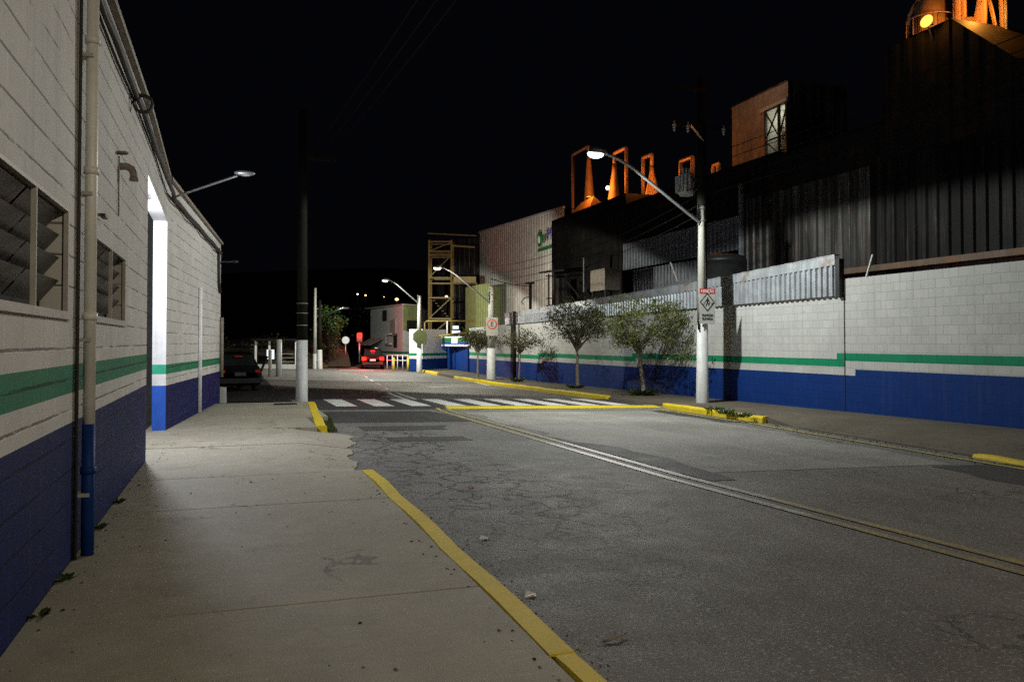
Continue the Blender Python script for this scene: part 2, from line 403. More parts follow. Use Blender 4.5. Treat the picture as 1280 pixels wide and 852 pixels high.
def copy_tree(o, parent=None):
    c = o.copy(); COL.objects.link(c); c.parent = parent
    for ch in list(o.children): copy_tree(ch, c)
    return c
def text_mesh(txt, size, ext=.004):
    cu = bpy.data.curves.new('lettering', 'FONT'); cu.body = txt; cu.size = size; cu.extrude = ext; cu.align_x = 'CENTER'; cu.align_y = 'CENTER'
    o = bpy.data.objects.new('lettering', cu); COL.objects.link(o); dg = bpy.context.evaluated_depsgraph_get()
    me = bpy.data.meshes.new_from_object(o.evaluated_get(dg)); bpy.data.objects.remove(o); bpy.data.curves.remove(cu); return me
def letters(mb, txt, size, c, right, up, m, sx=1.0):
    me = text_mesh(txt, size); c = Vector(c); r = Vector(right).normalized(); u = Vector(up).normalized(); n = r.cross(u)
    mb.add([c + r * v.co.x * sx + u * v.co.y + n * v.co.z for v in me.vertices], [tuple(p.vertices) for p in me.polygons], m)
    bpy.data.meshes.remove(me); return mb
def lamp(name, kind, loc, energy, col, size=.1, spot=None, blend=.2, aim=None, parent=None):
    l = bpy.data.lights.new(name, kind); l.energy = energy; l.color = col; l.shadow_soft_size = size
    if spot and kind == 'SPOT': l.spot_size = R(spot); l.spot_blend = blend
    o = bpy.data.objects.new(name, l); COL.objects.link(o)
    d = Vector(aim) if aim else Vector((0, 0, -1)); o.rotation_euler = d.to_track_quat('-Z', 'Y').to_euler()
    if parent: o.parent = parent; o.location = Vector(loc) - worldloc(parent)
    else: o.location = loc
    return o

# ------------------------------------------------------------------ world: night sky
w = bpy.data.worlds.new('World'); S.world = w; w.use_nodes = True
wn = w.node_tree; wn.nodes.clear(); q = N(wn)
sky = q.a('TexSky', sky_type='NISHITA'); sky.sun_disc = False; sky.sun_elevation = R(-6); sky.sun_rotation = R(200)
bg = q.a('Background'); bg.inputs[1].default_value = .004
q.l(sky.outputs[0], bg.inputs[0])
b2 = q.a('Background'); b2.inputs[0].default_value = (.55, .6, 1.0, 1); b2.inputs[1].default_value = .0022
ad = q.a('AddShader'); q.l(bg.outputs[0], ad.inputs[0]); q.l(b2.outputs[0], ad.inputs[1])
wo = q.a('OutputWorld'); q.l(ad.outputs[0], wo.inputs[0])
S.view_settings.view_transform = 'Standard'; S.view_settings.look = 'None'; S.view_settings.gamma = 1
S.view_settings.use_curve_mapping = False; S.view_settings.exposure = 0
S.cycles.max_bounces = 6; S.cycles.use_denoising = False; S.cycles.sample_clamp_indirect = 1.5; S.cycles.sample_clamp_direct = 4; S.cycles.blur_glossy = 1.0; S.cycles.caustics_reflective = False
try: S.cycles.use_light_tree = True
except Exception: pass

# ------------------------------------------------------------------ the setting
def frange(a, b, st):
    r = []; v = a
    while v < b - 1e-6: r.append(v); v += st
    return r + [b]
g = MB()
xs = [-400, -120, -40, 0, 16, 30, 60, 150, 500]; ys = [-60, -20, 9, 23, 38, 46, 57, 75, 120, 200, 900]
for X0, X1 in zip(xs, xs[1:]):
    for Y0, Y1 in zip(ys, ys[1:]):
        z = lambda X, Y: s_(Y) - .62
        g.quad((X0, Y0, z(X0, Y0)), (X1, Y0, z(X1, Y0)), (X1, Y1, z(X1, Y1)), (X0, Y1, z(X0, Y1)), 'earth')
struct('ground', g)
rd = MB(); xs = [-90, -30, -8, 1.5, 1.6, 4, 7, 10, 13.2]; ys = [-40, -20, -10] + frange(0, 63, .5)
for X0, X1 in zip(xs, xs[1:]):
    for Y0, Y1 in zip(ys, ys[1:]):
        rd.quad(*[(x, y, road_z(x, y)) for x, y in ((X0, Y0), (X1, Y0), (X1, Y1), (X0, Y1))], 'asphalt')
struct('road', rd)
road_far = MB()   # the carriageway carries on past the junction at the right
for Y0, Y1 in zip(frange(63, 140, 7), frange(63, 140, 7)[1:]):
    road_far.quad(*[(x, y, road_z(x, y)) for x, y in ((8.4 + (Y0 - 63) * .22, Y0), (14.2 + (Y0 - 63) * .22, Y0), (14.2 + (Y1 - 63) * .22, Y1), (8.4 + (Y1 - 63) * .22, Y1))], 'asphalt')
struct('road_beyond_junction', road_far)

def sheet(mb, x0, x1, Y0, Y1, lift, m, zf=road_z):   # strip lying on a surface; x0/x1 functions of Y
    f0 = x0 if callable(x0) else (lambda Y: x0); f1 = x1 if callable(x1) else (lambda Y: x1)
    ys = sorted({Y0, Y1} | {y for y in frange(math.ceil(Y0 * 2) / 2, max(Y1, Y0 + .01), .5) if Y0 < y < Y1})
    for a, b in zip(ys, ys[1:]):
        mb.quad(*[(x, y, zf(x, y) + lift) for x, y in ((f0(a), a), (f1(a), a), (f1(b), b), (f0(b), b))], m)
    return mb
def wob(a, sc, ph): return lambda Y: a(Y) + sc * (math.sin(Y * 1.7 + ph) * .5 + math.sin(Y * 4.3 + ph * 2) * .3 + math.sin(Y * 9.1 + ph * 3) * .2)
CEN = [(-60, 5.6), (4, 5.5), (9, 5.1), (20, 5.15), (29, 5.5), (40, 6.6), (48, 7.3), (60, 8.3)]
cen = lambda Y: lerp(CEN, Y)
p = MB(); sheet(p, wob(lambda Y: cen(Y) + .35, .25, 1), wob(lambda Y: kx(Y) - .9, .18, 2), 9.2, 20.2, .004, 'asphalt_new')
struct('resurfaced_asphalt', p)
p = MB()
sheet(p, wob(lambda Y: kx(Y) - 1.5, .2, 4), lambda Y: kx(Y) - .04, 6.0, 9.1, .004, 'asphalt_dark')
sheet(p, 2.35, wob(lambda Y: 4.1, .2, 3), 15.6, 16.5, .004, 'asphalt_dark')
sheet(p, 2.5, wob(lambda Y: 3.9, .2, 5), 13.6, 14.3, .004, 'asphalt_dark')
sheet(p, wob(lambda Y: kx(Y) - .85, .15, 4), wob(lambda Y: kx(Y) - .1, .05, 1), 16.4, 20.3, .004, 'asphalt_dark')
sheet(p, wob(lambda Y: 1.75 , .1, 1), wob(lambda Y: cen(Y) - .2, .3, 2), 17.4, 20.6, .004, 'asphalt_dark')
sheet(p, 1.75, lambda Y: kx(Y) - .05, 21.0, 25.4, .004, 'asphalt_dark')
sheet(p, lambda Y: cen(Y) + .24, wob(lambda Y: cen(Y) + .30 + .62 * max(0, 1 - abs(Y - 10.6) / 3.2), .16, 6), 8.6, 14.2, .0065, 'asphalt_dark')
struct('asphalt_patches', p)
p = MB(); sheet(p, -60, 1.62, 23.2, 60.2, .004, 'asphalt_unlit'); sheet(p, 1.62, wob(lambda Y: cen(Y) - .5, .4, 2), 25.5, 34, .004, 'asphalt_unlit'); struct('unlit_road_sheet', p)  # darkened sheets over road that the lamp pool leaves unlit

# markings
p = MB()
for o_, m, a, b in ((-.13, 'worn_yellow', 2, 6.6), (.13, 'worn_yellow', 4.5, 7.4), (-.13, 'worn_white', 6.6, 13), (.13, 'worn_white', 7.4, 13), (-.13, 'worn_yellow', 13, 21.2), (.13, 'worn_yellow', 13, 21.2)):
    sheet(p, lambda Y: cen(Y) + o_ - .055, lambda Y: cen(Y) + o_ + .055, a, b, .009, m)
for o_ in (-.16, .16): sheet(p, lambda Y: cen(Y) + o_ - .06, lambda Y: cen(Y) + o_ + .06, 25.8, 31, .009, 'road_white')
for a in (33, 37.5, 42, 46.5): sheet(p, lambda Y: cen(Y) - .07, lambda Y: cen(Y) + .07, a, a + 2.4, .009, 'worn_white')
struct('centre_line_markings', p)
p = MB(); 
for Y0, Y1 in ((3, 20.6),): sheet(p, lambda Y: kx(Y) - .42, lambda Y: kx(Y) - .31, Y0, Y1, .013, 'edge_yellow')
struct('edge_line_marking', p)
p = MB()
for i in range(10):
    x = 2.55 + i * .98
    if x < kx(23) - .6: sheet(p, x, x + .54, 21.72, 25.0, .010, 'road_white')
struct('crosswalk_stripes', p)
p = MB(); sheet(p, 5.35, lambda Y: kx(Y) - .1, 20.95, 21.62, .010, 'road_yellow'); struct('hump_edge_marking', p)
p = MB(); a, b = G(575, 473, road_z), G(612, 482, road_z)
sheet(p, lambda Y: lerp([(b.y, b.x), (a.y, a.x)], Y) - .06, lambda Y: lerp([(b.y, b.x), (a.y, a.x)], Y) + .06, b.y, a.y, .010, 'road_white')
a = G(549, 484, road_z); sheet(p, a.x - .55, a.x + .45, a.y - .5, a.y + .4, .010, 'worn_white')
a = G(444, 463, road_z); sheet(p, a.x - 1.0, a.x + 1.3, a.y - .2, a.y + .6, .010, 'road_white')
struct('lane_markings', p)

# left pavement: slabs with tooled joints, a driveway apron at the gate
p = MB()
def slab(Y0, Y1, xe, edge_low=False):
    xi = -1.4
    p_ = [(xi, Y0), (xe, Y0), (xe, Y1), (xi, Y1)]
    if not edge_low:
        p.quad(*[(x, y, s_(y)) for x, y in p_], 'concrete')
    else:
        p.quad(*[(x, y, s_(y)) for x, y in ((xi, Y0), (.9, Y0), (.9, Y1), (xi, Y1))], 'concrete')
        p.quad((.9, Y0, s_(Y0)), (xe, Y0, road_z(xe, Y0) + .015), (xe, Y1, road_z(xe, Y1) + .015), (.9, Y1, s_(Y1)), 'concrete')
    e = [(xi, Y0), (xe, Y0), (xe, Y1), (xi, Y1)]
    for (ax, ay), (bx, by) in zip(e, e[1:] + e[:1]):
        za, zb = (s_(ay), s_(by))
        if edge_low and ax == xe: za = road_z(ax, ay) + .015
        if edge_low and bx == xe: zb = road_z(bx, by) + .015
        p.quad((ax, ay, za), (ax, ay, za - .4), (bx, by, zb - .4), (bx, by, zb), 'concrete')
jn = .02
for Y0, Y1 in ((-12, -6), (-6, -2.4), (-2.4, 1.2), (1.2, 4.78), (4.78, 7.75), (7.75, 9.55)): slab(Y0 + jn / 2, Y1 - jn / 2, 1.40)
EDGE = [(9.55, 1.44), (10.3, 1.5), (11.2, 1.52), (12.2, 1.62), (13.2, 1.8), (14.3, 1.95), (14.9, 1.85), (15.2, 1.5)]
ap = frange(9.557, 15.193, .04)
er = [lerp(EDGE, Y) + .05 * math.sin(Y * 5.3) + .014 * math.sin(Y * 13.7 + 1) + random.uniform(-.008, .008) for Y in ap]
for Y0, Y1, e0, e1 in zip(ap, ap[1:], er, er[1:]):
    if abs(Y0 - 12.6) < .02: continue
    p.quad((-1.4, Y0, s_(Y0)), (.95, Y0, s_(Y0)), (.95, Y1, s_(Y1)), (-1.4, Y1, s_(Y1)), 'concrete')
    r0, r1 = road_z(e0, Y0), road_z(e1, Y1)
    p.quad((.95, Y0, s_(Y0)), (e0, Y0, r0 + .018), (e1, Y1, r1 + .018), (.95, Y1, s_(Y1)), 'concrete')
    p.quad((e0, Y0, r0 + .018), (e0, Y0, r0 - .05), (e1, Y1, r1 - .05), (e1, Y1, r1 + .018), 'concrete')
for Y0, Y1 in ((15.2, 17.6), (17.6, 22.9)): slab(Y0 + jn / 2, Y1 - jn / 2, lerp([(15.2, 1.42), (22.9, 1.9)], Y1) if Y1 > 20 else 1.45)
struct('left_pavement', p)
p = MB()     # yellow kerbs on the left
def kerb(mb, pts, wd, top, m, zlow=-.5, jag=.004):
    """kerb stones: polyline of (x, Y); top z function; bevelled front edge"""
    L = []
    for (x, y) in pts: L.append((x + random.uniform(-jag, jag), y, top(x, y) + random.uniform(-jag, jag) * .6))
    rows = []
    for x, y, z in L: rows.append([(x, y, z - .45), (x, y, z + .004), (x + wd * .82, y, z + .006), (x + wd, y, z - .03), (x + wd + .02, y, z - .45)])
    for a, b in zip(rows, rows[1:]):
        for k in range(4): mb.quad(a[k], a[k + 1], b[k + 1], b[k], m)
    for rr in (rows[0], rows[-1]): mb.poly(rr, m)
    for a in rows[2::2]:
        y_ = a[0][1]; mb.quad((a[1][0] - .002, y_ - .003, a[1][2] + .0015), (a[3][0] + .004, y_ - .003, a[3][2] + .004), (a[3][0] + .004, y_ + .003, a[3][2] + .004), (a[1][0] - .002, y_ + .003, a[1][2] + .0015), 'dirtwalk')
    return mb
kerb(p, [(1.41 + .012 * math.sin(y * 3.1), y) for y in frange(3.62, 9.5, .42)], .15, left_z, 'kerb_yellow')
kerb(p, [(1.435 + .012 * math.sin(y * 3.1), y) for y in frange(-8, 3.60, .5)], .115, left_z, 'kerb_yellow')
kerb(p, [(lerp([(15.25, 1.44), (22.7, 1.92)], y), y) for y in frange(15.35, 22.7, .6)], .19, left_z, 'kerb_yellow')
struct('left_kerb', p)

# right pavement
p = MB(); ys = frange(-20, 63, 1)
def low_edge(Y): return 9.9 < Y < 16.0 or 21.3 < Y < 25.2
for Y0, Y1 in zip(ys, ys[1:]):
    for (fa, fb) in (((0, 1.0), (1.0, 9)),):
        def pt(Y, k):
            if k == 0: return (kx(Y) + .1, Y, road_z(kx(Y), Y) + .02 if low_edge(Y) else right_z(0, Y) - (.07 if Y < 10 else 0))
            if k == 1: return (kx(Y) + 1.0, Y, right_z(0, Y))
            return (14.6, Y, right_z(0, Y))
        for k in (0, 1): p.quad(pt(Y0, k), pt(Y0, k + 1), pt(Y1, k + 1), pt(Y1, k), 'dirtwalk')
        a, b = pt(Y0, 0), pt(Y1, 0); p.quad((a[0], a[1], a[2] - .3), a, b, (b[0], b[1], b[2] - .3), 'dirtwalk')
struct('right_pavement', p)
def rkerb(mb, Y0, Y1):
    pts = frange(Y0, Y1, .55); rows = []
    for Y in pts:
        x = kx(Y) + random.uniform(-.02, .02); z = right_z(0, Y) + random.uniform(-.012, .012) - (.07 if Y < 10 else 0); lo = road_z(x, Y) - .2
        rows.append([(x - .02, Y, lo), (x, Y, z - .03), (x + .03, Y, z + .012), (x + .16, Y, z + .012), (x + .17, Y, z - .1)])
    for a, b in zip(rows, rows[1:]):
        for k in range(4): mb.quad(a[k + 1], a[k], b[k], b[k + 1], 'kerb_yellow')
    for rr in (rows[0], rows[-1]): mb.poly(rr, 'kerb_yellow')
p = MB(); rkerb(p, 16.1, 21.2); rkerb(p, 25.3, 46); rkerb(p, 50.5, 58); rkerb(p, 4, 9.8); struct('right_kerb', p)

# the junction bank and the hill behind
p = MB(); ys = [61, 62.2, 64, 70, 90]; xs = frange(-90, 8.2, 3.3)
def bank(X, k): return [-.34, .15, .8, 1.3, 1.9][k] + (.25 * math.sin(X * .9) + .15 * math.sin(X * 2.3)) * (k > 0)
for X0, X1 in zip(xs, xs[1:]):
    for k in range(4): p.quad((X0, ys[k], bank(X0, k)), (X1, ys[k], bank(X1, k)), (X1, ys[k + 1], bank(X1, k + 1)), (X0, ys[k + 1], bank(X0, k + 1)), 'earth')
struct('bank', p)
p = MB(); sheet(p, -40, 6.5, 60.4, 60.75, .12, 'kerb_yellow'); struct('junction_kerb', p)
p = MB(); hs = [(-420, 12), (-300, 30), (-180, 22), (-60, 26), (60, 34), (160, 30), (300, 40), (500, 20)]
for (a, ha), (b, hb) in zip(hs, hs[1:]):
    for (y0, k0), (y1, k1) in (((180, 0), (260, .5)), ((260, .5), (360, 1)), ((360, 1), (500, .9))):
        p.quad((a, y0, ha * k0 - .3), (b, y0, hb * k0 - .3), (b, y1, hb * k1 - .3), (a, y1, ha * k1 - .3), 'earth')
struct('hill', p)

# ------------------------------------------------------------------ left warehouse
WH = thing('warehouse', 'long white block warehouse with green band and blue base along the left pavement', 'warehouse', (-1.0, 6, 0))
XL = -1.0; T = 4.28
wins = [(4.09, 5.95, 1.62, 2.30), (7.02, 8.95, 1.63, 2.27)]
def lw(mb, y0, y1, z0, z1, m, x=XL): mb.quad((x, y0, z0), (x, y1, z0), (x, y1, z1), (x, y0, z1), m)
p = MB(); bands = [(-.6, .92, 'old_blue_block'), (.92, 1.115, 'old_white_block'), (1.115, 1.30, 'old_green_block'), (1.30, 1.62, 'old_white_block')]
for z0, z1, m in bands: lw(p, -9, 11.2, z0, z1, m)
yy = [-9]
for (a, b, z0, z1) in wins:
    lw(p, yy[-1], a, 1.62, 2.30, 'old_white_block'); yy.append(b)
    if z0 > 1.62: lw(p, a, b, 1.62, z0, 'old_white_block')
    if z1 < 2.30: lw(p, a, b, z1, 2.30, 'old_white_block')
    for A, B, C, E in (((a, z0), (b, z0), (b, z0), (a, z0)),):
        pass
    d = .16
    p.quad((XL, a, z0), (XL - d, a, z0), (XL - d, a, z1), (XL, a, z1), 'old_white_block')
    p.quad((XL - d, b, z0), (XL, b, z0), (XL, b, z1), (XL - d, b, z1), 'old_white_block')
    p.quad((XL, a, z0), (XL, b, z0), (XL - d, b, z0), (XL - d, a, z0), 'old_white_block')
    p.quad((XL - d, a, z1), (XL - d, b, z1), (XL, b, z1), (XL, a, z1), 'old_white_block')
lw(p, yy[-1], 11.2, 1.62, 2.30, 'old_white_block')
lw(p, -9, 11.2, 2.30, T, 'old_white_block')
p.box(-1.26, XL, 11.2, 11.203, -.6, T, 'old_white_block')
obj('wall', p, WH)
for (a, b, z0, z1) in wins:
    f = MB(); w_ = .022; x0, x1 = XL - .022, XL + .006
    f.box(x0, x1, a, b, z0, z0 + w_, 'frame_grey'); f.box(x0, x1, a, b, z1 - w_, z1, 'frame_grey')
    f.box(x0, x1, a, a + w_, z0 + w_, z1 - w_, 'frame_grey'); f.box(x0, x1, b - w_, b, z0 + w_, z1 - w_, 'frame_grey')
    mid = (a + b) / 2; f.box(x0, x1, mid - .009, mid + .009, z0 + w_, z1 - w_, 'frame_grey')
    win = obj('window', f, WH)
    f = MB(); f.box(XL - .02, XL + .028, a - .03, b + .03, z0 - .03, z0 - .002, 'frame_grey'); obj('sill', f, win)
    f = MB()
    for k in range(4):
        zc = z0 + .09 + k * (z1 - z0 - .1) / 4
        for (u0, u1) in ((a + w_, mid - .02), (mid + .02, b - w_)):
            f.quad((XL - .15, u0, zc), (XL - .15, u1, zc), (XL - .045, u1, zc + .13), (XL - .045, u0, zc + .13), 'louvre')
            f.quad((XL - .045, u0, zc + .13), (XL - .045, u1, zc + .13), (XL - .154, u1, zc - .006), (XL - .154, u0, zc - .006), 'louvre')
    obj('louvre', f, win)
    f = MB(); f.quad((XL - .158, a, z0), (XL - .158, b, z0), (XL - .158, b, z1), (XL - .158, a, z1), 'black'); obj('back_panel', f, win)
# gate recess: jamb, lintel, the leaning far wall
YJ = 15.45; ZG = 3.52; TH = .22
XJ = -1.07; XE = -.30; YE = 23.9
fw = lambda Y: XJ + (XE - XJ) * (Y - YJ) / (YE - YJ)
drop = -.01
p = MB()
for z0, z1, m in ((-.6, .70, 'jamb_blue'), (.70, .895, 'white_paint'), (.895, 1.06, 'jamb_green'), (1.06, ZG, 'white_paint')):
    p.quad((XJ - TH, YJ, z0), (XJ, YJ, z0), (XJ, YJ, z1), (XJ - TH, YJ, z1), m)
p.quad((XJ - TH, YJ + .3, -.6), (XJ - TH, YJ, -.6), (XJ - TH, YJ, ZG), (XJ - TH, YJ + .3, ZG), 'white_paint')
p.quad((XL - TH, 11.2, ZG), (XJ - TH, YJ, ZG), (XJ, YJ, ZG), (XL, 11.2, ZG), 'white_paint')
obj('gate_reveal', p, WH)
p = MB(); 
p.quad((XL, 11.2, ZG), (XJ, YJ, ZG), (XJ, YJ, T - .01), (XL, 11.2, T), 'old_white_block')
for z0, z1, m in ((-.7, .70, 'old_blue_block'), (.70, .895, 'old_white_block'), (.895, 1.06, 'old_green_block')):
    p.quad((XJ, YJ, z0), (XE, YE, z0 - .04), (XE, YE, z1 - .04), (XJ, YJ, z1), m)
p.quad((XJ, YJ, 1.06), (XE, YE, 1.02), (XE, YE, T - .2), (XJ, YJ, T - .01), 'old_white_block')
p.quad((XE, YE, -.8), (XE - 9, YE + .5, -.8), (XE - 9, YE + .5, T - .2), (XE, YE, T - .2), 'old_white_block')
obj('wall', p, WH)
p = MB()   # parapet coping and roof
p.bar((XL - .02, -9, T + .03), (XL - .02, 11.2, T + .03), .16, 'pipe_grey', .06)
p.bar((XL - .02, 11.2, T + .03), (XJ - .02, YJ, T + .02), .16, 'pipe_grey', .06)
p.bar((XJ - .02, YJ, T + .02), (XE - .02, YE, T - .17), .16, 'pipe_grey', .06)
p.add([(XL - .1, -9, T), (XL - .1, 11.2, T), (XJ - .1, YJ, T - .02), (XE - .1, YE, T - .2), (-9, YE, T - .2), (-9, -9, T)], [(0, 1, 2, 3, 4, 5)], 'dark_steel')
obj('roof', p, WH)
p = MB()   # inside walls so the gate lamp stays indoors
p.quad((-9, -9, -.6), (-9, YE, -.6), (-9, YE, T), (-9, -9, T), 'interior')
p.quad((-9, 10.9, -.6), (XL - .26, 10.9, -.6), (XL - .26, 10.9, T), (-9, 10.9, T), 'interior')
p.quad((-9, 18, -.6), (XJ + .1, 18, -.6), (XJ + .1, 18, T), (-9, 18, T), 'interior')
p.quad((-9, 10.9, -.05), (XL - .1, 10.9, -.05), (XL - .1, 18, -.13), (-9, 18, -.13), 'interior')
p.quad((-9, -9, -.6), (XL, -9, -.6), (XL, -9, T), (-9, -9, T), 'interior')
obj('interior', p, WH)
p = MB(); p.box(-1.56, -1.5, 13.6, 15.3, -.1, 3.45, 'black')
for k in range(8): p.box(-1.5, -1.485, 13.6, 15.3, .2 + k * .42, .24 + k * .42, 'black')
obj('gate_leaf', p, WH)
p = MB(); y = 6.33
p.tube([(XL + .075, y, T - .05), (XL + .075, y, .89)], .040, 'pvc', 14); p.tube([(XL + .075, y, .89), (XL + .075, y, -.02)], .042, 'blue_paint', 14)
for z in (.55, 1.6, 2.6, 3.5): p.tube([(XL + .075, y, z), (XL + .075, y, z + .05)], .05, 'blue_paint' if z < .9 else 'pvc', 14)
for z in (.4, 1.45, 2.45, 3.4): p.box(XL, XL + .09, y - .056, y + .056, z, z + .025, 'frame_grey')
obj('downpipe', p, WH)
p = MB(); p.tube([(XL + .03, 6.16, T), (XL + .02, 6.21, 2.2), (XL + .02, 6.2, 0)], .011, 'dark_cable', 8); obj('conduit', p, WH)
def onfar(Y, z, o=.04): return (fw(Y) + o, Y, z)
p = MB(); p.tube([onfar(19.5, 2.65), onfar(19.5, -.1)], .04, 'pvc', 10); obj('downpipe', p, WH)
p = MB(); p.tube([onfar(23.0, 3.9), onfar(23.1, 3.0), onfar(23.4, 2.75)], .035, 'dark_cable', 8); obj('conduit', p, WH)
p = MB(); p.tube([onfar(23.75, 2.1), onfar(23.75, .5)], .06, 'pipe_grey', 8); obj('conduit', p, WH)
v = PX(150, 208, XL); p = MB()
el = [v + Vector((-.02, 0, 0)), v + Vector((.06, 0, .003)), v + Vector((.10, 0, -.02)), v + Vector((.118, 0, -.06)), v + Vector((.12, 0, -.12))]
p.tube(el, .034, 'pipe_grey', 12); p.tube([v + Vector((.12, 0, -.10)), v + Vector((.12, 0, -.13))], .040, 'pipe_grey', 12); obj('vent_pipe', p, WH)
v = PX(146, 190, XL); p = MB()
p.tube([v, v + Vector((.07, 0, .005)), v + Vector((.09, .02, 0)), v + Vector((.07, .04, -.005)), v + Vector((0, .04, -.005))], .011, 'pipe_grey', 8); obj('wall_hook', p, WH)
p = MB(); v = PX(149, 195, XL + .012); p.tube([v, (v.x, v.y, v.z - .55)], .006, 'pipe_grey', 6); obj('conduit', p, WH)
v = PX(118, 268, XL); p = MB()
p.tube([v, v + Vector((.03, .05, .005))], .012, 'pipe_grey', 8); p.obox(v + Vector((.05, .12, .005)), (.02, 0, 0), (0, .08, 0), (0, 0, .012), 'dark_steel'); obj('wall_lamp', p, WH)
# cable run under the eaves
p = MB(); pts = []
for Y in frange(1.0, 11.2, .6): pts.append((XL + .05 + random.uniform(-.008, .008), Y, T - .28 + .012 * math.sin(Y * 2.1)))
for Y in frange(11.9, 15.4, .7): pts.append((XL + .03, Y, T - .28 + .012 * math.sin(Y * 2.1)))
for Y in frange(15.8, 23.5, .8): pts.append((fw(Y) + .05, Y, T - .29 - .021 * (Y - 15.4) + .012 * math.sin(Y * 2.4)))
p.tube(pts, .035, 'dark_cable', 8); p.tube([(a + .02, b, c - .06 + .02 * math.sin(b * 5)) for a, b, c in pts], .018, 'dark_cable', 6)
tag(obj('cable_bundle', p), 'thick dark cable bundle running below the white warehouse parapet', 'cable')
v = PX(164, 128, XL); p = MB()
for k in range(5):
    p.tube([v + Vector((.11 + .09 * math.cos(t), .012 * k, .09 * math.sin(t))) for t in [i * math.pi / 6 for i in range(13)]], .014, 'dark_cable', 6, False)
tag(obj('cable_coil', p), 'round dark coil of spare cable hanging high on warehouse wall', 'cable')
# lamp on an arm over the warehouse gate (not lit)
def armlamp(name, label, base, head, lens, group=None, hl=.30, r=.03, up=.0, lens_m='lamp_main'):
    t = thing(name, label, 'street lamp', base, group)
    return t
b = onfar(16.0, T - .25, .0); h = D(297, 219.5, 15.2)
t = thing('wall_mounted_lamp', 'unlit lamp head on long thin arm reaching from left warehouse eaves', 'street lamp', b)
p = MB(); p.tube([b, (b[0] + .12, b[1], b[2] + .05), h], .022, 'steel', 8); obj('arm', p, t)
p = MB(); d = (Vector(h) - Vector(b)).normalized(); p.ball(Vector(h) + d * .13, .19, .06, .05, 'steel', 12, 6); obj('lamp_head', p, t)
p = MB(); p.ball(Vector(h) + d * .15 + Vector((0, 0, -.03)), .11, .045, .035, 'sign_grey', 10, 5); obj('lens', p, t)
b = onfar(23.2, 3.55, 0); h = D(293, 327, 23); t = thing('wall_bracket_lamp', 'small dark lamp on short bracket at warehouse far corner', 'street lamp', b)
p = MB(); p.tube([b, h], .02, 'dark_steel', 6); obj('arm', p, t)
p = MB(); p.ball(h, .12, .05, .05, 'dark_steel', 10, 5); obj('lamp_head', p, t)
# flood lamp under the gate lintel
fl = thing('flood_lamp', 'cold white floodlight hanging inside the warehouse gate opening', 'floodlight', (-1.26, 12.85, 3.42))
p = MB(); p.box(-1.34, -1.18, 12.7, 13.0, 3.34, 3.40, 'dark_steel'); p.tube([(-1.22, 12.85, 3.40), (-1.22, 12.85, 3.52)], .015, 'dark_steel', 6); obj('housing', p, fl)
p = MB(); p.quad((-1.33, 12.71, 3.335), (-1.33, 12.99, 3.335), (-1.19, 12.99, 3.335), (-1.19, 12.71, 3.335), 'lamp_gate'); obj('lens', p, fl)

# ------------------------------------------------------------------ right boundary wall
XR = 14.3
BW = thing('boundary_wall', 'long white block wall with stepped green stripe and blue base right of road', 'wall', (XR, 20, right_z(0, 20)))
secs = [(-14, 16.8, .78), (16.8, 28.0, .63), (28.0, 38.2, .51), (38.2, 51.0, .40)]
topz = lambda Y: 3.0 if Y < 16.8 else lerp([(16.8, 2.66), (43.5, 2.45), (51, 2.3)], Y)
p = MB()
def rq(y0, y1, a0, a1, b0, b1, m): p.quad((XR, y1, b0), (XR, y0, a0), (XR, y0, a1), (XR, y1, b1), m)
YS = 51.0
def bound(k):   # step line of stripe edge k (0 blue top, 1 green bottom, 2 green top)
    off = (0, .2, .39)[k]; sh = (-.35, 0, .30)[k]
    return off, sh
cuts = sorted({-14, YS} | {b + bound(k)[1] for a, b, z in secs[:-1] for k in range(3)} | {16.8})
def lvl(k, Y):
    off, sh = bound(k)
    for a, b, z in secs:
        if Y < b + sh: return z + off
    return secs[-1][2] + off
for y0, y1 in zip(cuts, cuts[1:]):
    ym = (y0 + y1) / 2; z = [lvl(k, ym) for k in range(3)]
    rq(y0, y1, -1.2, z[0], -1.2, z[0], 'blue_block'); rq(y0, y1, z[0], z[1], z[0], z[1], 'white_block')
    rq(y0, y1, z[1], z[2], z[1], z[2], 'green_block')
    rq(y0, y1, z[2], topz(y0 + .001), z[2], topz(y1 - .001), 'white_block')
p.box(XR + .003, XR + .19, -14, 16.8, -1.2, 2.997, 'white_block'); p.box(XR + .003, XR + .19, 16.8, 50.99, -1.2, 2.29, 'white_block')
obj('wall', p, BW)
p = MB(); p.box(XR - .012, XR - .001, 16.79, 16.815, -.3, 2.62, 'dark_steel'); obj('expansion_joint', p, BW)
p = MB(); 
for y0, y1 in ((17.2, 19.3), (22.5, 27.6), (29, 36)): p.box(XR - .03, XR - .002, y0, y1, right_z(0, y0) - .1, right_z(0, y1) + .045, 'blue_paint')
obj('plinth', p, BW)
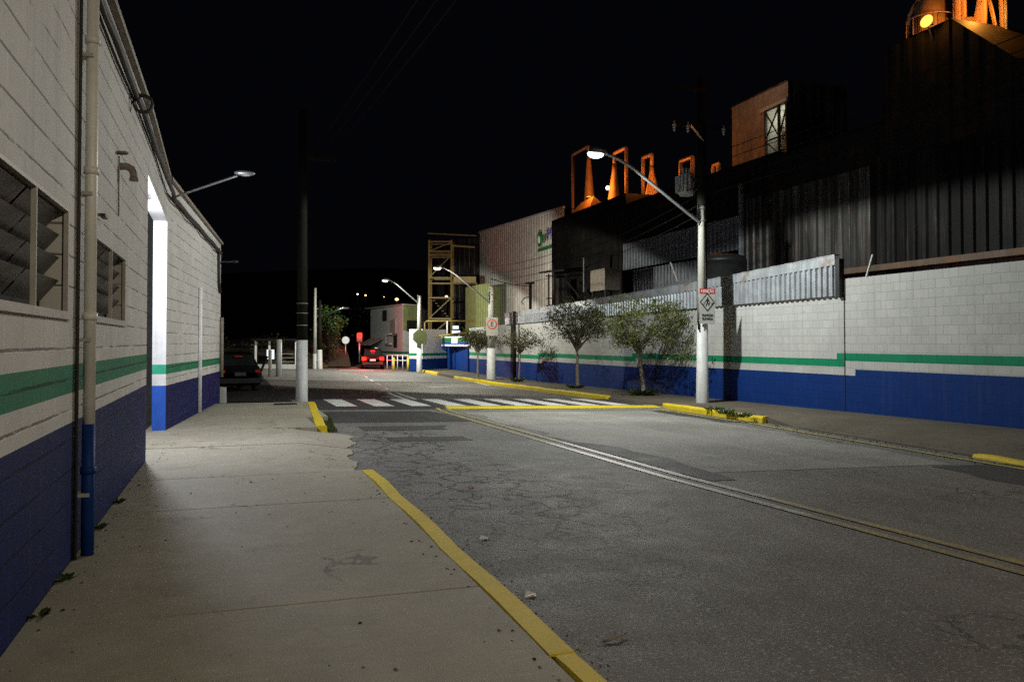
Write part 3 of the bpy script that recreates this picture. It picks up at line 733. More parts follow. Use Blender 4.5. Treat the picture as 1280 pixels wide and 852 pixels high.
# corrugated screen on the wall
CF = thing('corrugated_screen', 'grey galvanised corrugated screen standing on the white block wall', 'fence', (XR, 30, 2.55))
Ya, Yb = 17.0, 43.4
stop = lambda t: lerp([(0, 3.62), (.27, 3.36), (1, 3.0)], t)
p = MB(); p.corrug((XR - .07, Ya), (XR - .07, Yb), lambda t: topz(Ya + t * (Yb - Ya)) - .07, lambda t: stop(t) - .24, 'galv_sheet', .21, .05, (-1, 0)); obj('sheet', p, CF)
p = MB(); n_ = 40
for i in range(n_):
    t0, t1 = i / n_, (i + 1) / n_; y0, y1 = Ya + t0 * (Yb - Ya), Ya + t1 * (Yb - Ya); j0 = random.uniform(-.02, .02)
    p.add([(XR - .125, y0, stop(t0) - .26), (XR - .125, y1, stop(t1) - .26), (XR - .125, y1, stop(t1)), (XR - .125, y0, stop(t0)),
           (XR + .1, y0, stop(t0)), (XR + .1, y1, stop(t1))], [(1, 0, 3, 2), (2, 3, 4, 5)], 'galv_sheet' if i % 5 else 'galv_rust')
    p.box(XR - .135, XR - .12, y0, y1, min(stop(t0), stop(t1)) - .012, min(stop(t0), stop(t1)) + .01, 'galv_rust')
obj('capping', p, CF)
p = MB(); p.box(XR - .13, XR + .02, 16.83, 16.98, 2.55, 3.5, 'dark_steel'); obj('end_post', p, CF)
p = MB(); a = PX(1083, 346, XR); b = PX(1091, 318, XR); p.bar(a, b, .035, 'sign_grey'); 
tag(obj('wire_stay', p), 'thin pale leaning stay above the wall beside the screen end', 'stay')
p = MB(); a = PX(847, 352, XR); b = PX(838, 328, XR); p.bar(a, b, .03, 'pole_concrete')
for k in range(4): c_ = a.lerp(b, .25 + k * .22); p.bar(c_ + Vector((0, -.05, 0)), c_ + Vector((0, .05, .02)), .02, 'pole_concrete')
tag(obj('barbed_wire_arm', p), 'thin leaning barbed wire arm sticking up from the corrugated screen', 'stay')

# ------------------------------------------------------------------ factory
FA = thing('factory_building', 'huge soot black corrugated factory hall behind the right wall', 'factory', (22, 25, -.3))
p = MB(); XA = 17.0; YA0, YA1, YM = 3.0, 25.0, 18.9
def roofA(Y): return lerp([(3, 2.2), (14.2, 7.92), (16.0, 9.5), (18.2, 9.5), (18.3, 7.55), (25, 7.55)], Y)
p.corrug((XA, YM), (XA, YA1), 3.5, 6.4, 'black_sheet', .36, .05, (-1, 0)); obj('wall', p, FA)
p = MB(); p.corrug((XA, YA0), (XA, YM), 3.5, lambda t: min(6.4, max(3.6, roofA(YA0 + t * (YM - YA0)))), 'dark_front_sheet', .36, .05, (-1, 0)); obj('wall', p, FA)
p = MB(); p.corrug((XA, 12.0), (XA, YA1), 6.4, lambda t: max(6.41, roofA(12 + t * (YA1 - 12))), 'shade_sheet', .42, .05, (-1, 0)); obj('wall', p, FA)
p = MB(); p.corrug((XA + .35, YA0), (XA + .35, YA1), -.5, 3.5, 'rusty_sheet', .34, .05, (-1, 0)); obj('wall', p, FA)
p = MB(); p.box(XA - .1, XA + .4, YA0, YA1, 3.42, 3.58, 'rusty_sheet'); obj('eave_beam', p, FA)
p = MB(); p.box(XA - .12, XA + .02, YA1, YA1 + .14, 2.0, 7.0, 'blue_grey_sheet'); obj('corner_trim', p, FA)
XB = 18.5; YB1 = PX(690, 300, XB).y
p = MB(); p.corrug((XB, YA1), (XB, YB1), 7.2, lambda t: 8.25 if YA1 + t * (YB1 - YA1) < 37 else 8.8, 'shade_sheet', .42, .05, (-1, 0))
za, zb = PX(930, 265, XB).z, PX(780, 297, XB).z
y_a, y_b = YA1, PX(780, 300, XB).y
p.corrug((XB, y_b), (XB, YB1), -.5, 7.2, 'shade_sheet', .42, .05, (-1, 0))
p.corrug((XB, y_a), (XB, y_b), 6.3, 7.2, 'shade_sheet', .42, .05, (-1, 0))
obj('wall', p, FA)
p = MB(); p.corrug((XB - .02, y_a + .1), (XB - .02, y_b), 5.0, 6.3, 'blue_grey_sheet', .30, .05, (-1, 0)); 
p.corrug((XB + .5, y_a + 4), (XB + .5, y_b), 2.5, 5.0, 'blue_grey_sheet', .30, .05, (-1, 0)); obj('cladding', p, FA)
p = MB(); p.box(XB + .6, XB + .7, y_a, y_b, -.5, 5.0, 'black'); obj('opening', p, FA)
p = MB(); p.quad((XA, YA1, -.5), (XB + .6, YA1, -.5), (XB + .6, YA1, 7.55), (XA, YA1, 7.55), 'shade_sheet'); obj('wall', p, FA); p = MB()
p.quad((XB, YB1, -.5), (XB + 14, YB1, -.5), (XB + 14, YB1, 8.8), (XB, YB1, 8.8), 'black_sheet'); obj('wall', p, FA)
p = MB(); pts = [(YA0, 3.6), (14.2, 7.92), (16.0, 9.5), (18.2, 9.5), (18.3, 7.55), (25, 7.55), (25.05, 8.25), (37, 8.25), (37.1, 8.8), (YB1, 8.8)]
for (y0, z0), (y1, z1) in zip(pts, pts[1:]):
    xx = XA - .08 if y1 < 25.02 else XB - .1
    p.quad((xx, y0, z0), (33, y0, z0), (33, y1, z1), (xx, y1, z1), 'shade_sheet')
obj('roof', p, FA)
p = MB()   # dark plant in the yard: a tank with pipes
c_ = PX(905, 330, 16.6); p.tube([(c_.x, c_.y, -.4), (c_.x, c_.y, 4.3)], .95, 'dark_steel', 20); p.ball((c_.x, c_.y, 4.3), .95, .95, .3, 'dark_steel', 20, 6)
tag(obj('storage_tank', p), 'black round storage tank in the yard beside the lamp pole', 'tank')
c_ = PX(757, 350, 16.8); t = thing('control_cabinet', 'grey steel cabinet on dark frame behind the corrugated screen', 'cabinet', (c_.x, c_.y, 2.0))
p = MB(); a = PX(738, 362, 16.8); b = PX(756, 335, 16.8); p.box(16.8, 17.6, b.y, a.y, a.z - .1, b.z, 'pipe_grey'); obj('cabinet', p, t)
p = MB(); 
for yy_ in (b.y + .1, a.y - .1): p.bar((16.9, yy_, -.4), (16.9, yy_, a.z - .1), .1, 'dark_steel')
p.bar(PX(731, 365, 17), PX(731, 322, 17), .14, 'blue_grey_sheet'); obj('frame', p, t)
t = thing('steel_platform', 'dark steel stair platform with small roof at black hall corner', 'platform', tuple(PX(705, 380, 17.5)))
p = MB(); a = PX(684, 340, 17.5); b = PX(716, 332, 17.5); c2 = PX(697, 338, 17.5)
p.add([(17, a.y, a.z), (18.4, a.y, a.z + .2), (18.4, b.y, b.z), (17, b.y, b.z - .2), (17, a.y, a.z - .1), (17, b.y, b.z - .3)], [(0, 3, 2, 1), (4, 5, 3, 0)], 'dark_steel'); obj('roof', p, t)
p = MB(); 
for x_ in (686, 695, 708): p.bar(PX(x_, 342, 17.5), PX(x_, 400, 17.5), .07, 'dark_steel')
for y_ in (345, 373, 382): p.bar(PX(683, y_, 17.5), PX(712, y_ - 2, 17.5), .06, 'dark_steel')
p.bar(PX(708, 350, 17.5), PX(726, 372, 17.5), .08, 'dark_steel'); p.bar(PX(702, 400, 17.5), PX(702, 348, 17.5), .5, 'black_sheet'); obj('frame', p, t)
p = MB(); a = PX(1100, 336, XA + .25); p.box(a.x - .1, a.x + .1, a.y - .2, a.y + .2, a.z - .15, a.z + .12, 'orange_wall')
tag(obj('orange_box', p), 'small orange box fixed on rusty sheets just above the wall', 'box')

# rooftop house with a lit opening
a = PX(915, 137, 22); b = PX(985, 104, 22); c_ = PX(915, 205, 22); z0, z1 = 9.0, 12.35
RH = thing('rooftop_room', 'buff rooftop room with lit open bay above the black factory', 'rooftop room', (22, (a.y + b.y) / 2, z0))
yl, yr = a.y, b.y; yo = PX(957, 150, 22).y; zt = PX(957, 137, 22).z
p = MB(); p.quad((22, yl, z0), (22, yo, z0), (22, yo, z1), (22, yl, z1), 'orange_wall'); p.quad((22, yo, zt), (22, yr, zt), (22, yr, z1), (22, yo, z1), 'orange_wall')
p.quad((22, yl, z0), (22, yl, z1), (25, yl, z1), (25, yl, z0), 'black_sheet'); p.quad((22, yr, z0), (25, yr, z0), (25, yr, z1), (22, yr, z1), 'black_sheet'); obj('wall', p, RH)
p = MB(); p.box(21.95, 25, yr, yl, z1, z1 + .05, 'black_sheet'); obj('roof', p, RH)
p = MB(); p.quad((24.5, yr, z0), (24.5, yl, z0), (24.5, yl, z1), (24.5, yr, z1), 'grey_sheet'); p.quad((22, yo, z0), (24.5, yo, z0), (24.5, yo, z1), (22, yo, z1), 'grey_sheet')
p.quad((22, yr, zt), (22, yo, zt), (24.5, yo, zt + .1), (24.5, yr, zt + .1), 'sign_grey')
p.box(23.4, 23.9, yr + .3, yr + .9, z0, zt - .9, 'yellow_steel'); p.tube([(23.2, yo - .5, z0), (23.2, yo - .5, zt - .6)], .16, 'yellow_steel', 12); p.box(22.6, 24.4, yr + .1, yo - .1, z0 + .62, z0 + .74, 'dark_steel'); p.bar((23, yr + .2, z0), (23, yo - .2, zt - .3), .1, 'green_tone_sheet'); p.box(23.0, 24.0, yr + 1.1, yo - .1, z0 + .3, z0 + .42, 'dark_steel'); obj('interior', p, RH)
p = MB(); X_ = 21.97
for y_ in (yo - .06, (yo + yr) / 2 - .2, yr + .06): p.bar((X_, y_, z0), (X_, y_, zt), .1, 'dark_steel')
p.bar((X_, yo + .3, zt - .02), (X_, yr, zt + .02), .14, 'sign_grey'); zq = (z0 + .45, z0 + 1.15, zt - .1)
for z_ in zq: p.bar((X_, yo, z_), (X_, yr, z_), .06, 'dark_steel')
ym = (yo + yr) / 2 - .2
p.bar((X_, yo, zq[1]), (X_, ym, zq[2]), .05, 'dark_steel'); p.bar((X_, ym, zq[1]), (X_, yo, zq[2]), .05, 'dark_steel'); p.bar((X_, ym, zq[1]), (X_, yr, zq[2]), .05, 'dark_steel')
p.bar((X_, yo, zq[1]), (X_, ym, zq[0]), .05, 'dark_steel'); obj('lattice', p, RH)
p = MB(); p.box(23.0, 23.15, yr + .2, yo - .25, zt - .18, zt - .12, 'room_lit'); obj('tube_lamp', p, RH)

# cyclones and ducts on the roof
def cyclone(label, xl, xr, ytop, ybase, cone_x, X, side=1, cone=True, grp='cyclones along the factory roof'):
    pl, pr = PX(xl, ytop, X), PX(xr, ytop, X); b = PX(cone_x, ybase, X)
    t = thing('cyclone', label, 'cyclone', (X, b.y, 9.4), grp)
    zt_ = (pl.z + pr.z) / 2; r = .10; o = .09
    pcone = pr if side > 0 else pl; pfree = pl if side > 0 else pr
    p = MB(); p.tube([(X, pfree.y, 8.3), (X, pfree.y, zt_ - o), (X, pfree.y + (pcone.y - pfree.y) * .015, zt_ - .03), (X, pfree.y + (pcone.y - pfree.y) * .07, zt_),
                      (X, pfree.y + (pcone.y - pfree.y) * .93, zt_), (X, pfree.y + (pcone.y - pfree.y) * .985, zt_ - .03), (X, pcone.y, zt_ - o), (X, pcone.y, zt_ - 1.0)], r, 'duct', 10); obj('duct', p, t)
    if cone:
        H = zt_ - .8 - 9.3; cb = (X, pcone.y + .0, 9.3)
        p = MB(); p.tube([(X, pcone.y, zt_ - .6), (X, pcone.y, zt_ - 1.0), (X, pcone.y - side * .1, 8.9), (X, pcone.y - side * .12, 8.4)], [.12, .14, .40, .45], 'duct', 18); obj('cone', p, t)
    return t
cyclone('tallest orange lit cyclone, beside the bright street lamp, duct at its left', 716, 736, 188, 258, 740, 20.2, 1)
cyclone('orange lit cyclone right of the bright lamp, duct at its right', 768, 783, 188, 250, 770, 20.2, -1)
cyclone('smaller orange cyclone behind the curved lamp arm', 804, 815, 195, 236, 816, 20.2, 1)
cyclone('orange inverted U duct rising behind the pole transformer', 851, 866, 199, 230, 860, 20.2, 1, False)
cyclone('small orange duct elbow beside the buff rooftop room', 892, 898, 206, 220, 895, 20.2, 1, False)
p = MB(); a = PX(708, 263, 18.6); b = PX(736, 250, 18.6); p.add([(18.6, a.y, 8.7), (18.6, b.y, 8.7), (18.9, b.y, 9.5), (18.9, a.y - 1.5, 9.4), (20, a.y, 8.7), (20, b.y, 8.7)], [(0, 1, 2, 3), (3, 2, 5, 4), (1, 5, 2), (0, 3, 4)], 'duct')
tag(obj('dust_hopper', p), 'low sloping orange hopper at the factory roof edge below the cyclones', 'hopper')

# hot plant at the top right
XH = 18.6
t = thing('roof_vessel', 'glowing round vessel with curved pipe at the factory roof peak', 'vessel', tuple(PX(1165, 60, XH)))
a = PX(1163, 25, XH); p = MB(); p.tube([(XH, a.y, 9.2), (XH, a.y, 11.0)], .42, 'duct', 18); p.ball((XH, a.y, 11.0), .42, .42, .3, 'duct', 18, 6); obj('vessel', p, t)
p = MB(); cp_ = [PX(1135, 42, XH), PX(1137, 20, XH), PX(1143, 8, XH), PX(1155, -2, XH), PX(1166, -6, XH)]; p.tube(cp_, .06, 'duct', 10); obj('pipe', p, t)
p = MB(); cp_ = [PX(1183, 26, XH + .2), PX(1176, 24, XH + .2), PX(1166, 20, XH + .2)]; p.tube(cp_, .07, 'duct', 10); obj('pipe', p, t)
p = MB()
for k in range(4): p.tube([(XH - .46, a.y + .1 * k - .15, 9.3), (XH - .46, a.y + .1 * k - .15, 10.6)], .02, 'duct', 6)
obj('ladder', p, t)
p = MB(); a = PX(1163, 25, XH)
for k in range(10):
    t_ = k * 2 * math.pi / 10; p.tube([(XH + .62 * math.cos(t_), a.y + .62 * math.sin(t_), 9.4), (XH + .62 * math.cos(t_), a.y + .62 * math.sin(t_), 10.5)], .014, 'duct', 5)
for z_ in (9.9, 10.5): p.tube([(XH + .62 * math.cos(i * math.pi / 10), a.y + .62 * math.sin(i * math.pi / 10), z_) for i in range(21)], .016, 'duct', 5, False)
obj('cage', p, t)
t = thing('pipe_stack', 'cluster of tall orange lit pipes standing at the roof peak', 'pipes', tuple(PX(1200, 25, XH)))
for x_, r_ in ((1194, .06), (1199, .11), (1205, .07)):
    p = MB(); a = PX(x_, 24, XH); p.tube([(XH, a.y, 8.9), (XH, a.y, 12.5)], r_, 'duct', 12); obj('pipe', p, t)
p = MB(); p.bar(PX(1206, 24, XH), PX(1222, 24, XH), .09, 'duct'); obj('rail', p, t)
t = thing('conical_chimney', 'pale conical chimney leaning over the sloping factory roof edge', 'chimney', tuple(PX(1224, 40, XH)))
p = MB(); p.tube([PX(1224, 44, XH), PX(1227, 10, XH), PX(1230, -25, XH)], [.2, .14, .09], 'duct', 14); obj('shaft', p, t)
p = MB(); a = PX(1221, 30, XH); p.box(a.x - .15, a.x + .1, a.y - .05, a.y + .12, a.z - .25, a.z + .1, 'duct'); obj('inlet', p, t)
t = thing('roof_mast', 'slim braced mast at the far right end of factory roof', 'mast', tuple(PX(1256, 55, XH)))
p = MB(); p.tube([PX(1256, 62, XH), PX(1253, 30, XH), PX(1251, -20, XH)], .06, 'duct', 8); p.tube([PX(1260, 62, XH), PX(1258, 30, XH), PX(1257, -20, XH)], .05, 'steel', 8); obj('post', p, t)
p = MB(); p.tube([PX(1248, 50, XH), PX(1236, -5, XH)], .05, 'duct', 8); obj('brace', p, t); p = MB(); p.bar(PX(1248, 42, XH), PX(1258, 40, XH), .05, 'duct'); obj('brace', p, t)
SF = thing('sodium_floodlight', 'blazing orange sodium floodlight at the black factory roof edge', 'floodlight', tuple(PX(1157, 40, 16.7)))
c_ = PX(1157, 29, 16.7); p = MB(); p.obox(c_ + Vector((.1, 0, .05)), (.03, 0, 0), (0, .16, 0), (0, 0, .12), 'dark_steel'); p.bar(c_ + Vector((.1, 0, -.05)), c_ + Vector((.28, 0, -.5)), .05, 'dark_steel'); obj('housing', p, SF)
p = MB(); p.ball(c_ + Vector((.03, 0, .05)), .06, .2, .15, 'lamp_sodium', 16, 8); obj('lens', p, SF)
lamp('sodium_light', 'POINT', c_ + Vector((-.14, .0, .0)), 22, (1, .36, .05), .08, parent=SF)
lamp('sodium_light', 'POINT', Vector((17.9, c_.y + .12, 9.85)), 55, (1, .33, .04), .08, parent=SF)  # added point to light the vessel front, without a fixture
lamp('sodium_light', 'POINT', Vector((18.0, c_.y - .5, 10.0)), 200, (1, .36, .05), .08, parent=SF)  # extra point brightening vessel and pipes; no lamp stands here
SG = thing('sodium_floodlight', 'small sodium floodlight at the foot of the tallest orange cyclone', 'floodlight', (19.0, PX(738, 250, 19).y, 9.45))
c_ = Vector((19.0, PX(736, 250, 19).y, 9.7)); p = MB(); p.box(c_.x - .1, c_.x + .1, c_.y - .15, c_.y + .15, c_.z - .3, c_.z - .12, 'dark_steel'); obj('housing', p, SG)
p = MB(); p.box(c_.x - .08, c_.x + .08, c_.y - .12, c_.y + .12, c_.z - .12, c_.z - .08, 'lamp_sodium'); obj('lens', p, SG)
lamp('sodium_light', 'POINT', c_ + Vector((-.2, -.9, .3)), 420, (1, .27, .03), .1, parent=SG)
lamp('sodium_light', 'POINT', (19.0, PX(800, 240, 19).y, 9.6), 160, (1, .27, .03), .1, parent=SG)
lamp('sodium_light', 'POINT', (19.3, PX(868, 220, 19).y, 10.0), 45, (1, .27, .03), .1, parent=SG)
lamp('sodium_light', 'POINT', (20.3, PX(925, 160, 20.3).y, 12.6), 28, (1, .6, .36), .2, parent=RH)
lamp('room_light', 'POINT', (23.2, (yo + yr) / 2, zt - .5), 45, (.95, 1, .8), .2, parent=RH)

# ------------------------------------------------------------------ grey sheet building with sign
XC = 19.5; y0 = PX(691, 300, XC).y - 2; y1 = PX(600, 300, XC).y
GB = thing('grey_shed', 'tall pale grey sheet clad shed with company sign, beyond the black hall', 'industrial shed', (XC, (y0 + y1) / 2, -.3))
zl, zr = PX(600, 291, XC).z, PX(690, 266, XC).z
p = MB(); p.corrug((XC, y0), (XC, y1), -.5, lambda t: zr + (zl - zr) * t, 'grey_sheet', .5, .035, (-1, 0)); obj('wall', p, GB)
p = MB(); p.bar((XC - .05, y0, zr + .03), (XC - .05, y1, zl + .03), .14, 'sign_grey'); p.quad((XC, y0, zr), (XC + 15, y0, zr), (XC + 15, y1, zl), (XC, y1, zl), 'dark_steel'); obj('roof', p, GB)
p = MB(); p.quad((XC, y1, -.5), (XC + 15, y1, -.5), (XC + 15, y1, zl), (XC, y1, zl), 'grey_sheet'); obj('wall', p, GB)
# sign: green disc with white centre, green and blue lettering, dark underline
sg = PX(675, 299, XC - .12); t = thing('company_sign', 'company sign of green and blue letters high on grey shed', 'sign', tuple(sg))
rt, up = Vector((0, -1, 0)), Vector((0, 0, 1)); X_ = XC - .12
def disc(mb, c, ry, rz, m, dx=-.05, n=24): mb.prism([Vector((c.x, c.y + ry * math.cos(i * 2 * math.pi / n), c.z + rz * math.sin(i * 2 * math.pi / n))) for i in range(n)], (dx, 0, 0), m)
p = MB(); disc(p, Vector((X_, sg.y, sg.z)), .42, .5, 'logo_green'); obj('green_disc', p, t)
p = MB(); disc(p, Vector((X_ - .055, sg.y + .06, sg.z - .02)), .2, .26, 'sign_white', -.02); obj('white_disc', p, t)
p = MB(); letters(p, 'u', 1.15, (X_ - .02, sg.y - .72, sg.z + .02), rt, up, 'logo_green'); letters(p, 'i', 1.15, (X_ - .02, sg.y - 1.12, sg.z + .12), rt, up, 'logo_green'); obj('lettering', p, t)
p = MB(); letters(p, 'MA', 1.1, (X_ - .02, sg.y - 2.1, sg.z + .08), rt, up, 'logo_blue'); obj('lettering', p, t)
p = MB(); p.box(X_ - .04, X_, sg.y - 2.9, sg.y + .35, sg.z - .82, sg.z - .66, 'logo_green'); obj('underline', p, t)
# short post lamp in front of the shed
a = PX(663, 388, 16.5); b = PX(663, 354, 16.5); t = thing('yard_lamp', 'short black yard lamp post standing before the grey shed', 'lamp post', (16.5, a.y, a.z))
p = MB(); p.tube([(16.5, a.y, -.4), b], .09, 'black', 10); obj('post', p, t)
p = MB(); p.box(16.2, 16.6, b.y - .45, b.y + .12, b.z - .05, b.z + .05, 'black'); obj('lamp_head', p, t)
lamp('lamp_light', 'SPOT', (16.6, b.y + .6, b.z - .15), 1100, (1, .93, .8), .1, 100, .6, aim=(.45, 1, .12), parent=t)  # added spot that brightens the shed; the post's own head is unlit
p = MB(); p.tube([PX(662, 371, 16.5), PX(656, 372, 16.5), PX(652, 377, 16.5), PX(654, 380, 16.5)], .03, 'black', 6); obj('cable', p, t)
# lean-to beside the pole; greenish light is put into its colour
a = D(595, 356, 63); b = D(613, 356, 61); p = MB(); p.corrug((a.x, a.y), (b.x, b.y), -.4, a.z, 'green_tone_sheet', .35, .03); p.box(a.x, b.x + 1.5, max(a.y, b.y) + .05, max(a.y, b.y) + 3, -.4, a.z - .02, 'green_tone_sheet')
tag(obj('green_lit_shed', p), 'sheet shed with green light put into its colour, glimpsed left of the no parking pole', 'shed')
a = D(566, 300, 72); b = D(603, 292, 70); p = MB(); p.corrug((a.x, a.y), (b.x, b.y), -.4, a.z, 'black_sheet', .5, .04); p.box(a.x, b.x, max(a.y, b.y) + .06, max(a.y, b.y) + 6, -.4, a.z - .02, 'black_sheet')
tag(obj('dark_silo_house', p), 'dark tall plant building between yellow steel tower and grey shed', 'building')

# yellow steel tower
a = D(535, 420, 66); TW = thing('steel_tower', 'yellow steel lattice tower with landings rising over the far gate', 'tower', (a.x, a.y, -.3))
xl_, xr_ = D(536, 420, 66), D(564, 420, 66); dr = (xr_ - xl_); dr.z = 0; dv = Vector((-dr.y, dr.x, 0)).normalized() * 1.7
def TP(u, v_, z): return Vector((xl_.x, xl_.y, 0)) + dr * u + dv * v_ + Vector((0, 0, z))
zz = lambda y_: D(550, y_, 66).z
for u, v_ in ((0, 0), (1, 0), (0, 1), (1, 1)):
    p = MB(); p.bar(TP(u, v_, -.3), TP(u, v_, zz(300)), .13, 'yellow_steel'); obj('column', p, TW)
for y_ in (302, 314, 319, 347, 372, 398):
    p = MB()
    for (u0, v0, u1, v1) in ((0, 0, 1, 0), (0, 1, 1, 1), (0, 0, 0, 1), (1, 0, 1, 1)): p.bar(TP(u0, v0, zz(y_)), TP(u1, v1, zz(y_)), .1, 'yellow_steel')
    obj('landing_frame', p, TW)
for ya_, yb_ in ((347, 319), (398, 372), (420, 398), (314, 303)):
    p = MB(); p.bar(TP(0, 0, zz(ya_)), TP(1, 0, zz(yb_)), .07, 'yellow_steel'); obj('brace', p, TW)
p = MB(); p.bar(TP(1, 0, zz(307)), TP(2.05, 0, zz(309)), .12, 'yellow_steel'); obj('crane_beam', p, TW); p = MB(); p.bar(TP(-.1, .5, zz(290)), TP(2.1, .5, zz(293)), .08, 'yellow_steel'); obj('crane_beam', p, TW)
p = MB(); p.obox(TP(1.6, .3, zz(350)), dr * .5, dv * .3, Vector((0, 0, .28)), 'yellow_steel'); p.obox(TP(1.1, .3, zz(354)), dr * 1.05, dv * .3, Vector((0, 0, .05)), 'yellow_steel'); obj('walkway', p, TW)
p = MB(); 
for u0, u1, z0_, z1_ in ((.1, .9, 420, 398), (.9, .1, 398, 372)): 
    for k in range(8):
        q0 = k / 8; p.obox(TP(u0 + (u1 - u0) * q0, .5, zz(z0_) + (zz(z1_) - zz(z0_)) * q0), dr * .05, dv * .25, Vector((0, 0, .02)), 'yellow_steel')
obj('stair', p, TW)

# far gate, recess wall, canopy sign, pipe gantry
GT = thing('gate', 'tall solid dark blue sheet gate at the end of the white wall', 'gate', (XR, 54, right_z(0, 54)))
p = MB(); p.corrug((XR, 51.0), (XR, 57.6), right_z(0, 54) + .03, 1.75, 'blue_paint', .5, .03, (-1, 0)); obj('gate_panel', p, GT)
for y_ in (51.05, 54.3, 57.55):
    p = MB(); p.bar((XR - .06, y_, right_z(0, 54)), (XR - .06, y_, 1.8), .1, 'blue_paint'); obj('gate_post', p, GT)
a = D(552, 424, 57); b = D(586, 424, 52.5); t = thing('gate_canopy', 'striped green white and blue canopy fascia above the blue gate', 'canopy', (a.x, a.y, 1.2))
dr2 = (b - a); dr2.z = 0; n2 = Vector((-dr2.y, dr2.x, 0)).normalized() * .4
def CB(z0_, z1_, m, k=0): p.obox((a + b) / 2 * 1 + Vector((0, 0, -(a.z + b.z) / 2 + (z0_ + z1_) / 2)) + n2 * (.5 + k), dr2 / 2, n2 * .5, Vector((0, 0, (z1_ - z0_) / 2)), m)
p = MB(); CB(1.72, 1.80, 'sign_white'); CB(1.42, 1.72, 'logo_green'); CB(1.27, 1.42, 'logo_blue'); CB(1.16, 1.27, 'sign_white'); obj('fascia', p, t)
p = MB(); p.obox((a + b) / 2 + Vector((0, 0, 1.52 - (a.z + b.z) / 2)) - n2 * .02, dr2 * .11, n2 * .02, Vector((0, 0, .17)), 'sign_white'); obj('white_panel', p, t)
WL = thing('recess_wall', 'white wall with green stripe set back beside the blue gate', 'wall', tuple(D(545, 462, 60)))
a = D(560, 462, 58.5); b = D(528, 464, 56)
p = MB(); 
def seg(z0_, z1_, m, A=a, B=b): p.quad((A.x, A.y, z0_), (B.x, B.y, z0_), (B.x, B.y, z1_), (A.x, A.y, z1_), m)
for z0_, z1_, m in ((-.9, .30, 'blue_paint'), (.30, .5, 'white_paint'), (.5, .68, 'green_block'), (.68, 2.3, 'white_paint')): seg(z0_, z1_, m)
obj('wall', p, WL)
p = MB(); c2 = Vector((b.x - .7, b.y + 1.0, 0))
for z0_, z1_, m in ((-.9, .30, 'blue_paint'), (.30, .5, 'white_paint'), (.5, .68, 'green_block'), (.68, 2.3, 'white_paint')): seg(z0_, z1_, m, b, c2)
obj('pier', p, WL)
p = MB(); a = D(531, 424, 58); a2 = D(531, 401, 58); b2_ = D(592, 401, 58); p.tube([a, a2 + Vector((0, 0, -.15)), a2 + Vector((.12, 0, 0)), b2_], .055, 'yellow_steel', 8)
c2 = D(559, 401, 58); p.tube([c2, D(559, 420, 58)], .05, 'sign_white', 8); p.tube([D(540, 421, 57.6), D(590, 415, 57.6)], .08, 'yellow_steel', 8)
tag(obj('pipe_gantry', p), 'bent pale pipe gantry over the far gate yard', 'pipe gantry')
# lit white boards in the yard behind the gate
for i, (x0_, y0_, x1_, y1_, lb) in enumerate(((565, 413, 576, 418.5, 'small lit white panel in the yard just above gate canopy'), (566, 407, 574, 411, 'narrow lit white strip above the lit yard panel'))):
    p = MB(); a, b = D(x0_, y1_, 60), D(x1_, y0_, 60); p.box(a.x, b.x, a.y, a.y + .05, a.z, b.z, 'shop_lit'); p.bar((a.x + .1, a.y + .1, -.4), (a.x + .1, a.y + .1, a.z), .08, 'dark_steel')
    tag(obj('lit_panel', p), lb, 'panel')

# ------------------------------------------------------------------ white house at the bend
HB = thing('corner_house', 'two storey white building with blue base at the road bend', 'building', tuple(D(500, 462, 66)))
A = D(463, 462, 74); B = D(503, 462, 66); C2 = D(524, 462, 68)
for q_ in (A, B, C2): q_.z = 0
zt1 = D(480, 384, 70).z; zt2 = D(503, 383, 66).z
p = MB()
def wl(P, Q, z0_, z1_, m): p.quad((P.x, P.y, z0_), (Q.x, Q.y, z0_), (Q.x, Q.y, z1_), (P.x, P.y, z1_), m)
for P_, Q_ in ((A, B), (B, C2)):
    for z0_, z1_, m in ((-.9, .25, 'blue_paint'), (.25, .5, 'white_paint'), (.5, .66, 'green_block'), (.66, zt1, 'white_paint')): wl(P_, Q_, z0_, z1_, m)
Bk = A + Vector((4, 10, 0)); wl(C2, C2 + Vector((3, 10, 0)), -.9, zt1, 'white_paint'); obj('wall', p, HB)
p = MB(); p.poly([(A.x - .2, A.y, zt1), (B.x, B.y - .3, zt1), (C2.x + .3, C2.y - .2, zt1), (C2.x + 3, C2.y + 10, zt1 + .1), (A.x + 3, A.y + 10, zt1 + .1)], 'dark_steel')
p.bar((A.x - .3, A.y, zt1 + .05), (B.x, B.y - .3, zt1 + .05), .25, 'sign_grey', .1); p.bar((B.x, B.y - .3, zt1 + .05), (C2.x, C2.y - .3, zt1 + .05), .25, 'sign_grey', .1); obj('roof', p, HB)
dn = (B - A).normalized(); nn = Vector((dn.y, -dn.x, 0))
def onA(t_, o=.03): return A + (B - A) * t_ + nn * o
def panel(name, t0, t1, z0_, z1_, m, o=.04, parent=HB):
    p = MB(); p.obox((onA(t0, o) + onA(t1, o)) / 2 + Vector((0, 0, (z0_ + z1_) / 2)), (onA(t1) - onA(t0)) / 2, nn * .03, Vector((0, 0, (z1_ - z0_) / 2)), m); return obj(name, p, parent)
panel('window', .42, .54, 3.2, 4.1, 'black'); panel('window', .67, .82, 1.9, 3.3, 'frame_grey'); panel('door', .76, .85, 1.0, 2.1, 'black')
f = MB(); 
for k in range(6): f.obox((onA(.67, .09) + onA(.82, .09)) / 2 + Vector((0, 0, 2.0 + k * .22)), (onA(.82) - onA(.67)) / 2, nn * .02, Vector((0, 0, .02)), 'sign_grey')
obj('shutter_slat', f, HB)
f = MB(); h0, h1 = onA(.60, .25), onA(.77, .25)
